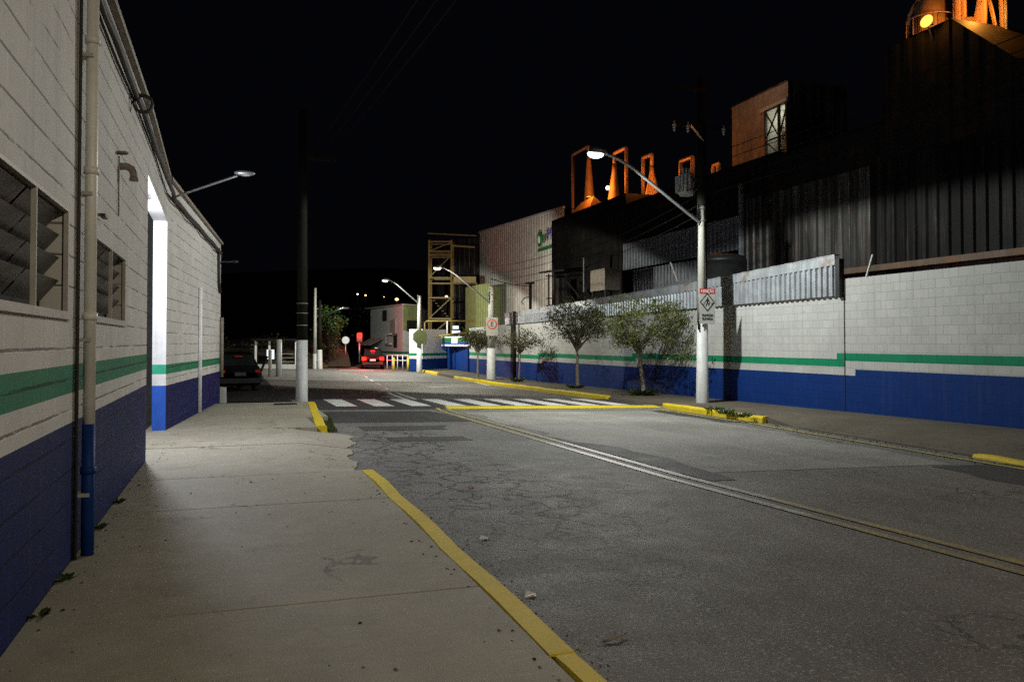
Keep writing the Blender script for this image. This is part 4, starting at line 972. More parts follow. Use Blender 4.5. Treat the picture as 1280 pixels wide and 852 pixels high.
f.tube([(h0.x, h0.y, 1.3), (h0.x, h0.y, 2.1), (h1.x, h1.y, 2.1)], .04, 'sign_white', 6); f.tube([(h0.x, h0.y, 1.3), (h1.x, h1.y, 1.3)], .04, 'sign_white', 6); obj('railing', f, HB)
dm = (C2 - B).normalized(); n3 = Vector((dm.y, -dm.x, 0))
f = MB(); f.obox(B + (C2 - B) * .5 + n3 * .05 + Vector((0, 0, (2.35 + zt1) / 2)), (C2 - B) * .49, n3 * .03, Vector((0, 0, (zt1 - 2.35) / 2 - .05)), 'green_tone_sheet'); obj('upper_wall', f, HB)  # green light on the upper floor is painted into this wall
f = MB(); f.obox(B + (C2 - B) * .45 + n3 * .12 + Vector((0, 0, 2.75)), (C2 - B) * .25, n3 * .1, Vector((0, 0, .42)), 'black'); obj('window', f, HB)
# striped awning at the left end
f = MB()
for k in range(6):
    u0, u1 = k / 6 * .5 - .02, (k + 1) / 6 * .5 - .02
    f.quad(onA(u0, .05) + Vector((0, 0, 1.75)), onA(u1, .05) + Vector((0, 0, 1.75)), onA(u1, 1.3) + Vector((0, 0, 1.15)), onA(u0, 1.3) + Vector((0, 0, 1.15)), 'awning_red' if k % 2 == 0 else 'sign_white')
obj('awning', f, HB)
p = MB(); 
for i, (xx, tt) in enumerate(((492, 58), (510, 57))):
    a = D(xx, 463, tt); t = thing('yellow_post', ('yellow guard post left of the blue ramp railing', 'yellow guard post right of the blue ramp railing')[i], 'bollard', (a.x, a.y, a.z), 'yellow guard posts before the corner building')
    p = MB(); p.tube([(a.x, a.y, a.z - .1), (a.x, a.y, a.z + .88)], .08, 'road_yellow', 10); obj('post', p, t); p = MB(); p.ball((a.x, a.y, a.z + .88), .08, .08, .05, 'road_yellow', 10, 5); obj('cap', p, t)
a, b = D(484, 450, 59), D(510, 450, 57.5); p = MB()
for z_ in (.15, .5): p.tube([(a.x, a.y, z_ ), (b.x, b.y, z_)], .03, 'sign_white', 6)
for k in range(5): c_ = a.lerp(b, k / 4); p.tube([(c_.x, c_.y, -.5), (c_.x, c_.y, .52)], .03, 'sign_white', 6)
tag(obj('ramp_railing', p), 'low white pipe railing beside the braking car', 'railing')

# ------------------------------------------------------------------ poles and street lamps
def pole(mb, b, h, r0, r1, white, wm='pole_white', m='pole_concrete', dome=False):
    b = Vector(b); k = white / h; rw = r0 + (r1 - r0) * k
    mb.tube([b + Vector((0, 0, -.3)), b, b + Vector((0, 0, white))], [r0, r0, rw], wm, 18)
    pts = [b + Vector((0, 0, white)), b + Vector((0, 0, h))]; rs = [rw - .002, r1]
    if dome: pts += [b + Vector((0, 0, h + r1 * .5)), b + Vector((0, 0, h + r1 * .75))]; rs += [r1 * .75, r1 * .25]
    mb.tube(pts, rs, m, 18)
def street_lamp(label, base, h, white, r0, r1, attach_z, head, energy, lens='lamp_main', sc=1.0, spot=164, col=(.95, 1, .94), grp='lamp poles on the right pavement', pm='pole_concrete', aim=None):
    t = thing('street_lamp', label, 'street lamp', tuple(base), grp); b = Vector(base); h_ = Vector(head)
    p = MB(); pole(p, b, h, r0, r1, white, m=pm, dome=True); obj('pole', p, t)
    s0 = Vector((b.x, b.y, attach_z)); dd = (h_ - s0); out = Vector((dd.x, dd.y, 0)); L = out.length; out.normalize()
    s0 += out * (r1 + .03)
    p = MB(); pts = []
    for i in range(15):
        u = i / 14; x_ = L * u; z_ = attach_z + (h_.z - attach_z) * (1.18 * math.sin(min(1, u * 1.06) * math.pi / 2) ** 1.0 if u > .8 else 0)
        pts.append((u, z_))
    H = h_.z - attach_z; path = []
    for i in range(17):
        u = i / 16
        z_ = attach_z + (H + .12) * (u / .78 * .93 if u < .7 else (.834 + .166 * math.sin((u - .7) / .3 * math.pi / 2)))
        path.append(Vector((s0.x, s0.y, 0)) + out * (L - .2) * u + Vector((0, 0, z_)))
    p.tube(path, [.042 * sc - .012 * sc * i / 16 for i in range(17)], 'steel', 10); obj('arm', p, t)
    p = MB()
    for z_ in (attach_z + .02, attach_z + .38): p.tube([(b.x, b.y, z_), (b.x, b.y, z_ + .05)], r1 + .035, 'steel', 14)
    p.bar(s0 + Vector((0, 0, -.1)), s0 + Vector((0, 0, .5)), .05, 'steel'); obj('bracket', p, t)
    e = path[-1]; side = Vector((-out.y, out.x, 0))
    p = MB(); hl = .34 * sc
    rows = []
    for (u, w_, zt_, zb_) in ((-.45, .05, .05, -.03), (-.15, .09, .08, -.05), (.25, .14, .10, -.05), (.75, .13, .08, -.045), (1.0, .05, .02, -.03)):
        c_ = e + out * hl * u; rows.append([c_ + side * w_ * sc + Vector((0, 0, zb_ * sc)), c_ + side * w_ * .8 * sc + Vector((0, 0, zt_ * .7 * sc)), c_ + Vector((0, 0, zt_ * sc)), c_ - side * w_ * .8 * sc + Vector((0, 0, zt_ * .7 * sc)), c_ - side * w_ * sc + Vector((0, 0, zb_ * sc))])
    vs = [v for r_ in rows for v in r_]; fs = [(i * 5 + k, i * 5 + (k + 1) % 5, i * 5 + 5 + (k + 1) % 5, i * 5 + 5 + k) for i in range(4) for k in range(5)] + [(0, 1, 2, 3, 4), (24, 23, 22, 21, 20)]
    p.add(vs, fs, 'steel', True); obj('lamp_head', p, t)
    p = MB(); lc = e + out * hl * .42 + Vector((0, 0, -.05 * sc)); p.ball(lc, .17 * sc, .13 * sc, .085 * sc, lens, 14, 8); obj('lens', p, t)
    lo = lamp('lamp_light', 'SPOT' if spot < 180 else 'POINT', lc + Vector((0, 0, -.16 * sc)), energy, col, .12, spot, .08, aim=aim, parent=t)
    return t, lc
pb = Vector((12.45, 20.3, right_z(0, 20.3)))
POLE1 = G(878, 503, right_z); pb = Vector((POLE1.x, POLE1.y, right_z(0, POLE1.y)))
hd1 = Vector((9.0, 19.6, 0)); hd1 = PX(748, 196, 9.0)
street_lamp('concrete lamp post with blazing white lamp on curved arm over the road', pb, 5.35 - pb.z, 2.0 - pb.z, .185, .085, PX(872, 279, pb.x).z, hd1, 2700, 'lamp_main', 1.3, 173)
b2 = G(614, 474, right_z); b2 = Vector((b2.x, b2.y, right_z(0, b2.y))); z2 = PX(613, 378, b2.x).z
t2, _ = street_lamp('lamp post with no parking sign and white base beyond the trees', b2, D(614, 360, (b2.y * ca + b2.x * sa)).z - b2.z, PX(614, 435, b2.x).z - b2.z, .24, .15, z2, D(549, 337, 40), 2100, 'lamp_far', 1.1, 166, (.98, .98, .84), aim=(.40, .30, -1))
b3 = G(524, 463, right_z); b3 = Vector((b3.x, b3.y, right_z(0, b3.y)))
street_lamp('farthest lamp post with sign back, before the corner building', b3, D(524, 372, b3.y * ca + b3.x * sa).z - b3.z, PX(524, 434, b3.x).z - b3.z, .18, .11, PX(524, 378, b3.x).z, D(483, 352, 53), 3600, 'lamp_far', 1.1, 166, (.97, 1, .88), aim=(.05, .35, -1))
# lamp behind the camera: another post of the same row
bB = Vector((12.3, -9.5, right_z(0, -9.5)))
street_lamp('warm lamp post of the row, standing behind the camera', bB, 6.2, 2.2, .19, .1, 5.6, (7.0, -7.6, 6.9), 2450, 'lamp_main', 1.1, 150, (1, .87, .64), aim=(-.22, .18, -1))

# tall dark utility pole with transformer behind the lit lamp post
ub = pb + Vector((.22, .34, 0)); UP = thing('utility_pole', 'tall dark utility pole with transformer rising behind the blazing lamp post', 'utility pole', tuple(ub))
p = MB(); pole(p, ub, 9.6, .17, .12, 2.0 - pb.z, m='dark_pole'); obj('pole', p, UP)
zc = lambda y_: PX(876, y_, ub.x).z
p = MB(); p.bar((ub.x - 1.15, ub.y - .2, zc(160)), (ub.x + .75, ub.y - .05, zc(160)), .1, 'dark_pole', .12); obj('crossarm', p, UP); p = MB(); p.bar((ub.x - .9, ub.y - .2, zc(115)), (ub.x + .2, ub.y - .1, zc(115)), .09, 'dark_pole', .1); obj('crossarm', p, UP)
p = MB(); p.bar((ub.x - .5, ub.y - .22, zc(161)), (ub.x, ub.y - .12, zc(178)), .04, 'steel'); obj('crossarm_brace', p, UP)
for dx in (-1.05, -.6, .6):
    p = MB(); z_ = zc(160) - .05
    for k in range(3): p.tube([(ub.x + dx, ub.y - .25, z_ - k * .07), (ub.x + dx, ub.y - .25, z_ - k * .07 - .03)], .055 - .008 * k, 'sign_grey', 10)
    p.tube([(ub.x + dx, ub.y - .25, z_ - .2), (ub.x + dx, ub.y - .25, z_ + .1)], .02, 'sign_grey', 6); obj('insulator', p, UP)
TR = PX(858, 231, ub.x); tr = thing('transformer', 'ribbed grey transformer can mounted on the tall dark pole', 'transformer', (TR.x, TR.y, TR.z - .35))
p = MB(); p.tube([TR + Vector((0, 0, -.34)), TR + Vector((0, 0, -.30)), TR + Vector((0, 0, .26)), TR + Vector((0, 0, .33)), TR + Vector((0, 0, .36))], [.2, .24, .24, .2, .08], 'pole_white', 20); obj('tank', p, tr)
p = MB()
for k in range(9):
    a_ = math.pi * (.55 + .11 * k); c_ = TR + Vector((.28 * math.cos(a_), .28 * math.sin(a_), 0)); p.obox(c_, Vector((math.cos(a_), math.sin(a_), 0)) * .06, Vector((-math.sin(a_), math.cos(a_), 0)) * .012, (0, 0, .24), 'pole_white')
obj('cooling_fin', p, tr)
p = MB(); 
for k in (-1, 0, 1): p.tube([TR + Vector((k * .1, 0, .33)), TR + Vector((k * .12, 0, .52))], .03, 'sign_grey', 8)
obj('bushing', p, tr)
p = MB(); p.bar(TR + Vector((.2, .05, .1)), (ub.x, ub.y, TR.z + .1), .07, 'dark_steel'); p.bar(TR + Vector((.2, .05, -.2)), (ub.x, ub.y, TR.z - .2), .07, 'dark_steel'); obj('hanger', p, tr)

# left utility pole at the corner
lb = G(377, 500, left_z); lb.z = s_(lb.y)
UL = thing('utility_pole', 'tall utility pole with white painted base on the left pavement corner', 'utility pole', tuple(lb))
p = MB(); pole(p, lb, 8.0, .165, .105, PX(377, 425, lb.x).z - lb.z, m='dark_pole'); obj('pole', p, UL)
p = MB(); zq_ = lb.z + 6.7; p.bar((lb.x - .1, lb.y, zq_), (lb.x + .9, lb.y, zq_), .09, 'dark_pole', .1); obj('crossarm', p, UL)
for k in range(3):
    p = MB(); p.tube([(lb.x + .25 + .25 * k, lb.y, zq_ + .04), (lb.x + .25 + .25 * k, lb.y, zq_ + .18)], .04, 'dark_pole', 8); obj('insulator', p, UL)
for y_ in (380, 392, 407):
    z_ = PX(377, y_, lb.x).z; p = MB(); p.tube([(lb.x, lb.y, z_), (lb.x, lb.y, z_ + .018)], .154, 'pipe_grey', 14); obj('steel_band', p, UL)
# farther pair of white based poles beyond the junction, one with lamp
for i, (xx, yb_, yt_, yw_, lb_) in enumerate(((393.5, 461, 360, 442, 'thin left pole of the white based pair beyond the junction'), (399.5, 461, 375, 437, 'right pole of the white based pair, carrying a lamp arm'))):
    b = D(xx, yb_, 58); t = thing('street_pole', lb_, 'pole', tuple(b), 'white based poles beyond the junction')
    p = MB(); pole(p, b, D(xx, yt_, 58).z - b.z, .15 if i == 0 else .2, .08, D(xx, yw_, 58).z - b.z, m='dark_pole' if i else 'pole_concrete'); obj('pole', p, t)
    if i:
        p = MB(); p.tube([D(400, 400, 58), D(412, 392, 58), D(424, 386, 58), D(430, 385, 58)], .05, 'dark_steel', 8); obj('arm', p, t)
        p = MB(); hc = D(432, 385, 58); p.ball(hc, .3, .15, .09, 'dark_steel', 10, 6); obj('lamp_head', p, t)
        lamp('lamp_light', 'POINT', D(426, 384, 57.8), 70, (.85, 1, .8), .1, parent=t)
# dark pole under the screen end
b = PX(643, 471, 14.0); p = MB(); p.tube([(14.0, b.y, right_z(0, b.y) - .1), (14.0, b.y, PX(643, 389, 14).z)], .09, 'dark_pole', 10)
tag(obj('iron_post', p), 'slim dark iron post against the white wall beside slender sapling', 'post')

# ------------------------------------------------------------------ signs
def face_dir(p_): d = EYE - Vector(p_); d.z = 0; return d.normalized()
nd = Vector((-.05, -1, 0)).normalized(); rgt = Vector((-nd.y, nd.x, 0)); rgt = Vector((1, -.05, 0)).normalized(); upv = Vector((0, 0, 1))
c = D(884.5, 382.5, (pb.y - .22) * ca + pb.x * sa); c.y = pb.y - .22
ds = (c.y * ca + c.x * sa); wS = 20.5 * ds / FPX / 2 / .95; hS = 44 * ds / FPX / 2
SN = thing('crossing_sign', 'grey pedestrian crossing sign with red heading on the lit lamp post', 'sign', tuple(c))
def plate(mb, cc, hw, hh, m, off=0): mb.obox(Vector(cc) + nd * off, rgt * hw, nd * .004, upv * hh, m)
p = MB(); plate(p, c, wS, hS, 'sign_grey'); obj('panel', p, SN)
hc = c + upv * (hS * .86); p = MB(); plate(p, hc, wS, hS * .14, 'sign_red', .006); hd_ = obj('heading', p, SN)
p = MB(); letters(p, 'ATENÇÃO', hS * .24, hc + nd * .012 - upv * hS * .02, rgt, upv, 'sign_white', .72); obj('lettering', p, hd_)
dc = c + upv * hS * .22; p = MB(); ro = wS * .92; ri = wS * .80
for o_, m, k in ((ro * 1.06, 'sign_black', .006), (ri, 'sign_grey', .009)):
    p.prism([dc + nd * k + rgt * o_ * math.sin(a_) + upv * o_ * math.cos(a_) * 1.12 for a_ in (0, math.pi / 2, math.pi, 3 * math.pi / 2)], nd * .002, m)
obj('diamond', p, SN)
p = MB(); F = lambda x_, z_: dc + nd * .013 + rgt * x_ * wS + upv * z_ * wS
p.prism([F(.09 * math.cos(i * .524), .50 + .09 * math.sin(i * .524)) for i in range(12)], nd * .002, 'sign_black')
p.prism([F(-.1, .38), F(.1, .38), F(.34, .05), F(.28, -.0), F(.10, .2), (F(.08, -.05)), F(.25, -.42), F(.15, -.46), F(0, -.12), F(-.18, -.48), F(-.28, -.44), F(-.08, -.05), F(-.09, .2), F(-.28, .0), F(-.34, .05)], nd * .002, 'sign_black')
for k in range(4): x_ = -.55 + k * .34; p.prism([F(x_, -.30 + .0), F(x_ + .1, -.30), F(x_ + .2, -.02), F(x_ + .1, -.02)], nd * .0015, 'sign_black')
obj('pedestrian_symbol', p, SN)
p = MB(); letters(p, 'TRAVESSIA', hS * .20, c - upv * hS * .52 + nd * .008, rgt, upv, 'sign_black', .75); letters(p, 'ELEVADA', hS * .20, c - upv * hS * .72 + nd * .008, rgt, upv, 'sign_black', .8); obj('lettering', p, SN)
p = MB()
for z_ in (.75, -.8): p.bar(c + upv * hS * z_ - rgt * wS * 1.05 - nd * .02, c + upv * hS * z_ + rgt * wS * .4 - nd * .02, .03, 'steel')
obj('clamp', p, SN)
p = MB(); c3 = pb + Vector((-.17, -.1, 0)); z_ = PX(868, 402, pb.x).z; p.tube([(c3.x, c3.y, z_ + .25), (c3.x - .03, c3.y, z_ + .05), (c3.x, c3.y, z_ - .25)], .025, 'dark_cable', 8)
tag(obj('cable_stub', p), 'short dark cable loop strapped low on the lit lamp post', 'cable')
# no parking sign
dist2 = (b2.y - .3) * ca + b2.x * sa
c = D(615, 407, dist2); k_ = dist2 / FPX
SP = thing('no_parking_sign', 'white no parking sign with red ring and letter E on lamp post', 'sign', tuple(c))
p = MB(); plate(p, c - upv * k_ * 1, k_ * 7.5, k_ * 11.5, 'pole_concrete'); obj('panel', p, SP)
p = MB(); cc = c + upv * k_ * 2
def ring(mb, r_, m, off): mb.prism([cc + nd * off + rgt * r_ * math.cos(i * math.pi / 12) + upv * r_ * math.sin(i * math.pi / 12) for i in range(24)], nd * .003, m)
ring(p, k_ * 6.4, 'sign_red', .008); ring(p, k_ * 5.0, 'pole_concrete', .013); obj('ring', p, SP)
p = MB(); letters(p, 'E', k_ * 9, cc + nd * .02, rgt, upv, 'sign_black'); obj('lettering', p, SP)
# octagon sign back on the far lamp post
d3 = (b3.y - .25) * ca + b3.x * sa; M['olive'] = mat('olive_sign_back', (.06, .07, .015), .6)
c = D(525, 421, d3); r_ = 9.5 * d3 / FPX
p = MB(); p.prism([c + rgt * r_ * math.cos(math.pi / 8 + i * math.pi / 4) + upv * r_ * math.sin(math.pi / 8 + i * math.pi / 4) for i in range(8)], nd * .01, 'olive')
tag(obj('octagon_sign', p), 'olive back of an octagonal sign on the farthest lamp post', 'sign')
# round white sign on the bank
c = D(432, 425, 62); r_ = 4.6 * 62 / FPX; t = thing('round_sign', 'round white road sign on thin post on the dark bank', 'sign', (c.x, c.y, .3))
p = MB(); p.prism([c + rgt * r_ * math.cos(i * math.pi / 12) + upv * r_ * math.sin(i * math.pi / 12) for i in range(24)], nd * .02, 'sign_white'); obj('panel', p, t)
p = MB(); p.tube([(c.x, c.y + .05, 0), (c.x, c.y + .05, c.z)], .04, 'steel', 8); obj('post', p, t)
c = D(470, 436.5, 65.5); r_ = 2.6 * 66 / FPX; t = thing('round_sign', 'small round white sign in front of the striped awning', 'sign', (c.x, c.y, -.2))
p = MB(); p.prism([c + rgt * r_ * math.cos(i * math.pi / 12) + upv * r_ * math.sin(i * math.pi / 12) for i in range(24)], nd * .02, 'sign_white'); obj('panel', p, t)
p = MB(); p.tube([(c.x, c.y + .05, -.3), (c.x, c.y + .05, c.z)], .03, 'steel', 8); obj('post', p, t)
# traffic light
c = D(449.5, 421, 63); TL = thing('traffic_light', 'traffic light showing red at the far junction', 'traffic light', (c.x, c.y, 0)); k_ = 63 / FPX
p = MB(); p.tube([(c.x, c.y + .1, -.1), (c.x, c.y + .1, c.z - .2)], .06, 'steel', 8); obj('post', p, TL)
p = MB(); p.obox(c + Vector((0, .1, -k_ * .5)), rgt * k_ * 3.2, nd * .12, upv * k_ * 5.6, 'dark_steel'); obj('housing', p, TL)
p = MB(); cc = c + upv * k_ * 2.6; ring(p, k_ * 2.7, 'signal_red', .03); obj('red_lens', p, TL)
for z_ in (-.6, -3.8):
    p = MB(); cc = c + upv * k_ * z_; ring(p, k_ * 1.5, 'sign_black', .03); obj('dark_lens', p, TL)
lamp('signal_light', 'POINT', c + upv * k_ * 2.6 + nd * .3, 230, (1, .03, .02), .1, parent=TL)

# ------------------------------------------------------------------ cars
def car(label, body_m, loc, rz, lit, grp='cars'):
    t = thing('car', label, 'car', loc, None, rz)
    p = MB()   # lower body, lofted along its length (rear at -Y)
    st = [(-2.0, .62, .42, .72), (-1.95, .78, .30, .88), (-1.5, .84, .22, .95), (-.6, .86, .2, .93), (.6, .86, .2, .9), (1.4, .83, .22, .82), (1.9, .74, .28, .70), (2.0, .55, .38, .58)]
    rows = [[(-w_, y_, z0_ + .08), (-w_ * .93, y_, z0_), (w_ * .93, y_, z0_), (w_, y_, z0_ + .08), (w_, y_, (z0_ + z1_) / 2 + .1), (w_ * .9, y_, z1_), (-w_ * .9, y_, z1_), (-w_, y_, (z0_ + z1_) / 2 + .1)] for y_, w_, z0_, z1_ in st]
    vs = [v for r_ in rows for v in r_]; n_ = 8
    p.add(vs, [(i * n_ + k, i * n_ + (k + 1) % n_, (i + 1) * n_ + (k + 1) % n_, (i + 1) * n_ + k) for i in range(len(st) - 1) for k in range(n_)] + [tuple(range(n_)), tuple(range(len(vs) - 1, len(vs) - 1 - n_, -1))], body_m, True)
    obj('body', p, t, True)
    p = MB(); st = [(-1.85, .70, .62, .9), (-1.35, .72, .58, 1.40), (-.9, .74, .58, 1.47), (.1, .74, .58, 1.46), (.95, .74, .6, .9)]
    vs = []
    for y_, wb, wt, zt_ in st: vs += [(-wb, y_, .88), (wb, y_, .88), (wt, y_, zt_), (-wt, y_, zt_)]
    p.add(vs, [(i * 4 + k, i * 4 + (k + 1) % 4, i * 4 + 4 + (k + 1) % 4, i * 4 + 4 + k) for i in range(4) for k in range(4)] + [(0, 3, 2, 1), (16, 17, 18, 19)], body_m, False); obj('cabin', p, t, True)
    p = MB(); p.quad((-.62, -1.86, .96), (.62, -1.86, .96), (.54, -1.42, 1.35), (-.54, -1.42, 1.35), 'glass_dark'); obj('rear_window', p, t, True)
    p = MB(); p.quad((.6, .9, .95), (-.6, .9, .95), (-.52, .2, 1.42), (.52, .2, 1.42), 'glass_dark'); obj('windscreen', p, t, True)
    for sx in (-1, 1):
        p = MB(); p.add([(sx * .737, -1.2, .95), (sx * .737, .7, .95), (sx * .60, .05, 1.38), (sx * .61, -1.1, 1.38)], [(0, 1, 2, 3)], 'glass_dark'); obj('side_window', p, t, True)
    for sx in (-1, 1):
        for y_ in (-1.25, 1.3):
            p = MB(); p.tube([(sx * .62, y_, .30), (sx * .84, y_, .30)], .30, 'rubber', 20); wo_ = obj('wheel', p, t, True)
            p = MB(); p.tube([(sx * .8, y_, .30), (sx * .85, y_, .30)], .19, 'steel', 14); obj('rim', p, wo_, True)
    for sx in (-1, 1):
        p = MB(); p.obox((sx * .62, -1.96, .76), (.15 if lit else .08, 0, 0), (0, .05, 0), (0, 0, .12 if lit else .05), 'brake' if lit else 'brake_dim'); obj('tail_light', p, t, True)
    p = MB(); p.obox((0, -1.62, 1.3), (.14, 0, 0), (0, .03, 0), (0, 0, .025), 'brake' if lit else 'red_plastic'); obj('brake_light', p, t, True)
    p = MB(); p.obox((0, -2.0, .66), (.2, 0, 0), (0, .012, 0), (0, 0, .065), 'plate' if lit else 'dark_steel'); obj('number_plate', p, t, True)
    p = MB(); p.obox((0, -2.0, .42), (.72, 0, 0), (0, .06, 0), (0, 0, .09), 'rubber'); obj('bumper', p, t, True)
    for sx in (-1, 1):
        p = MB(); p.obox((sx * .9, .62, .98), (.07, 0, 0), (0, .05, 0), (0, 0, .05), body_m); obj('mirror', p, t, True)
    return t
cl = G(471, 461.5, road_z)
c1 = car('dark car braking with bright red lights at the far junction', 'car_wine', (cl.x, cl.y + 2.0, road_z(cl.x, cl.y + 2)), R(-8), True)
for sx in (-.62, .62): 
    l_ = lamp('brake_light', 'POINT', (0, 0, 0), 85, (1, .03, .015), .08); l_.parent = c1; l_.location = (sx, -2.15, .75)
cl = G(289, 489, lambda X, Y: road_z(X, Y))
car('black parked car with dim tail lights in the dark side street', 'car_black', (cl.x - .1, cl.y + 1.6, road_z(cl.x, cl.y + 1.6)), R(12), False)

# ------------------------------------------------------------------ far left: shelter, posts, block, drain
b = D(318, 461, 57); e = D(371, 461, 57); BS = thing('bus_shelter', 'small white open shelter with flat roof across the junction', 'shelter', (b.x, b.y, -.35))
ex = (e - b); ex.z = 0; ez = lambda y_: D(340, y_, 57).z; dv = Vector((-ex.y, ex.x, 0)).normalized()
p = MB(); p.obox(b + ex * .5 + Vector((0, 0, -b.z + (ez(461) + ez(455.5)) / 2)), ex * .5, dv * .12, Vector((0, 0, (ez(455.5) - ez(461)) / 2 + .02)), 'white_paint'); obj('base_wall', p, BS)
for u in (.03, .35, .98):
    p = MB(); c_ = b + ex * u; p.bar((c_.x, c_.y, -.4), (c_.x, c_.y, ez(425)), .14, 'white_paint'); obj('post', p, BS)
p = MB(); p.obox(b + ex * .5 + dv * .5 + Vector((0, 0, -b.z + ez(424.5))), ex * .54, dv * .9, Vector((0, 0, .06)), 'dark_steel'); obj('roof', p, BS)
p = MB()
for y_ in (452, 447, 442): p.bar(Vector((b.x, b.y, ez(y_))) + ex * .5, Vector((e.x, e.y, ez(y_))), .04, 'frame_grey')
obj('railing', p, BS)
p = MB(); c_ = b + ex * .27 + dv * .9; p.box(c_.x - .2, c_.x + .3, c_.y, c_.y + .04, ez(449), ez(437), 'shop_lit'); obj('lit_board', p, BS)
for i, (xx, yb_, yt_, w_, m, lb_) in enumerate(((337.5, 471, 438, .09, 'pole_concrete', 'left one of two short concrete posts before the white shelter'), (348.5, 468, 425, .16, 'pole_white', 'right thicker white post of two before the shelter'))):
    b = D(xx, yb_, 46); p = MB(); p.tube([(b.x, b.y, b.z - .2), (b.x, b.y, D(xx, yt_, 46).z)], w_, m, 12); p.ball((b.x, b.y, D(xx, yt_, 46).z), w_, w_, .05, m, 12, 5)
    tag(obj('short_post', p), lb_, 'post', 'short posts by the shelter')
p = MB(); p.bar(D(326, 464, 50), D(334, 445, 50), .12, 'dark_pole'); tag(obj('leaning_stay', p), 'dark leaning timber stay beside the white shelter', 'stay')
b = G(280, 500, left_z); b.x -= .03; b.y -= .2; p = MB(); z_ = s_(b.y)
p.add([(b.x - .16, b.y - .1, z_ - .2), (b.x + .1, b.y - .1, z_ - .2), (b.x + .1, b.y + .2, z_ - .2), (b.x - .16, b.y + .2, z_ - .2), (b.x - .14, b.y - .09, z_ + .38), (b.x + .09, b.y - .09, z_ + .36), (b.x + .09, b.y + .18, z_ + .36), (b.x - .14, b.y + .18, z_ + .38)],
      [(0, 1, 5, 4), (1, 2, 6, 5), (2, 3, 7, 6), (3, 0, 4, 7), (4, 5, 6, 7)], 'sign_grey')
tag(obj('concrete_block', p), 'short pale concrete block at the warehouse far corner', 'block')
b = G(357, 505, left_z); p = MB(); p.box(b.x - .28, b.x + .28, b.y - .28, b.y + .28, s_(b.y) - .02, s_(b.y) + .006, 'dark_steel')
for k in range(7): p.box(b.x - .24, b.x + .24, b.y - .24 + k * .072, b.y - .21 + k * .072, s_(b.y) + .006, s_(b.y) + .012, 'black')
tag(obj('drain_cover', p), 'dark metal drain cover beside the white based corner pole', 'drain cover')
# low dark houses far down the side street
for i, (x0_, x1_, yt_, tt, lb_) in enumerate(((277, 292, 434, 80, 'far low building with lit shopfront at the side street end'), (296, 312, 439, 82, 'far white kiosk left of the shelter in the side street'))):
    a, b = D(x0_, 450, tt), D(x1_, 450, tt); t = thing('small_house', lb_, 'building', (a.x, a.y, -.3))
    p = MB(); p.box(a.x, b.x, a.y, a.y + 5, -.4, D(x0_, yt_, tt).z, 'white_paint'); obj('wall', p, t)
    p = MB(); p.box(a.x - .2, b.x + .2, a.y - .4, a.y + 5.2, D(x0_, yt_, tt).z, D(x0_, yt_, tt).z + .15, 'dark_steel'); obj('roof', p, t)
    p = MB(); p.box(a.x + .3, a.x + (b.x - a.x) * .7, a.y - .04, a.y - .01, .0, D(x0_, yt_, tt).z - .3, 'shop_lit'); obj('lit_window', p, t)

# distant lamps on the hill and street ends
for i, (xx, yy_, tt, m, r_, lb_) in enumerate(((496, 374, 190, 'lamp_dot', .42, 'distant orange lamp above the corner building roof'), (447, 367.5, 230, 'lamp_dotw', .25, 'left one of two faint white lamps high on hill'), (457, 369, 230, 'lamp_dot', .28, 'right yellowish one of two faint lamps on hill'),
        (558, 370.5, 68, 'lamp_dot', .12, 'small yellow lamp on the yellow steel tower'), (297, 427, 95, 'lamp_dotw', .22, 'white street light over the far side street'), (275, 401, 60, 'lamp_dotw', .1, 'tiny white light beside the warehouse far corner'), (480, 371, 230, 'lamp_dot', .14, 'tiny orange lamp on the hill left of the orange lamp'))):
    c = D(xx, yy_, tt); t = thing('distant_lamp', lb_, 'lamp', (c.x, c.y, -.3), 'distant lamps')
    p = MB(); p.ball(c, r_, r_, r_ * .7, m, 10, 6); obj('lens', p, t)
    p = MB(); p.tube([(c.x, c.y + r_, -.4), (c.x, c.y + r_, c.z)], .06, 'dark_steel', 6); obj('post', p, t)
c = D(716, 232, 46); p = MB(); p.ball((20.0, c.y, c.z), .12, .12, .12, 'lamp_dotw', 10, 6); p.bar((20.0, c.y, c.z), (20.2, c.y + .6, c.z - .1), .04, 'dark_steel')
tag(obj('bulkhead_lamp', p), 'tiny white lamp on the duct of the tallest cyclone', 'lamp')

# ------------------------------------------------------------------ overhead wires
def wire(a, b, sag, r=.012, n=18): 
    a, b = Vector(a), Vector(b); p = MB(); p.tube([a.lerp(b, i / n) + Vector((0, 0, -sag * 4 * (i / n) * (1 - i / n))) for i in range(n + 1)], r, 'wire', 5, False); return p
WN = ['highest', 'second highest', 'third highest', 'fourth', 'lowest']
for i in range(5):
    z_ = zc(196) - .28 * i
    p = wire((ub.x + .15, ub.y - .1, z_), (ub.x + .8, -14, z_ + .9), .25, .011)
    tag(obj('power_line', p), f'{WN[i]} overhead wire from transformer pole toward the camera side', 'wire', 'wires from the transformer pole')
for i in range(4):
    z_ = zc(232) - .3 * i; z2_ = D(614, 330, 42).z - .35 * i
    p = wire((ub.x - .1, ub.y + .1, z_), (b2.x, b2.y, z2_), .5, .011)
    tag(obj('power_line', p), f'{WN[i]} overhead wire running on from transformer pole past the shed sign', 'wire', 'wires past the grey shed')
for i in range(3):
    p = wire((UL.location.x + .25 + .25 * i, UL.location.y, zq_ + .18), (UL.location.x + 1.6 + .3 * i, -12, zq_ + .6), .5, .006)
    tag(obj('power_line', p), f'{("left", "middle", "right")[i]} faint wire overhead from the left corner pole', 'wire', 'wires from the left corner pole')
p = wire(D(613, 348, 42), PX(661, 357, 16.5), .1, .02); tag(obj('service_cable', p), 'dark service cable sagging from lamp post to yard lamp', 'cable')

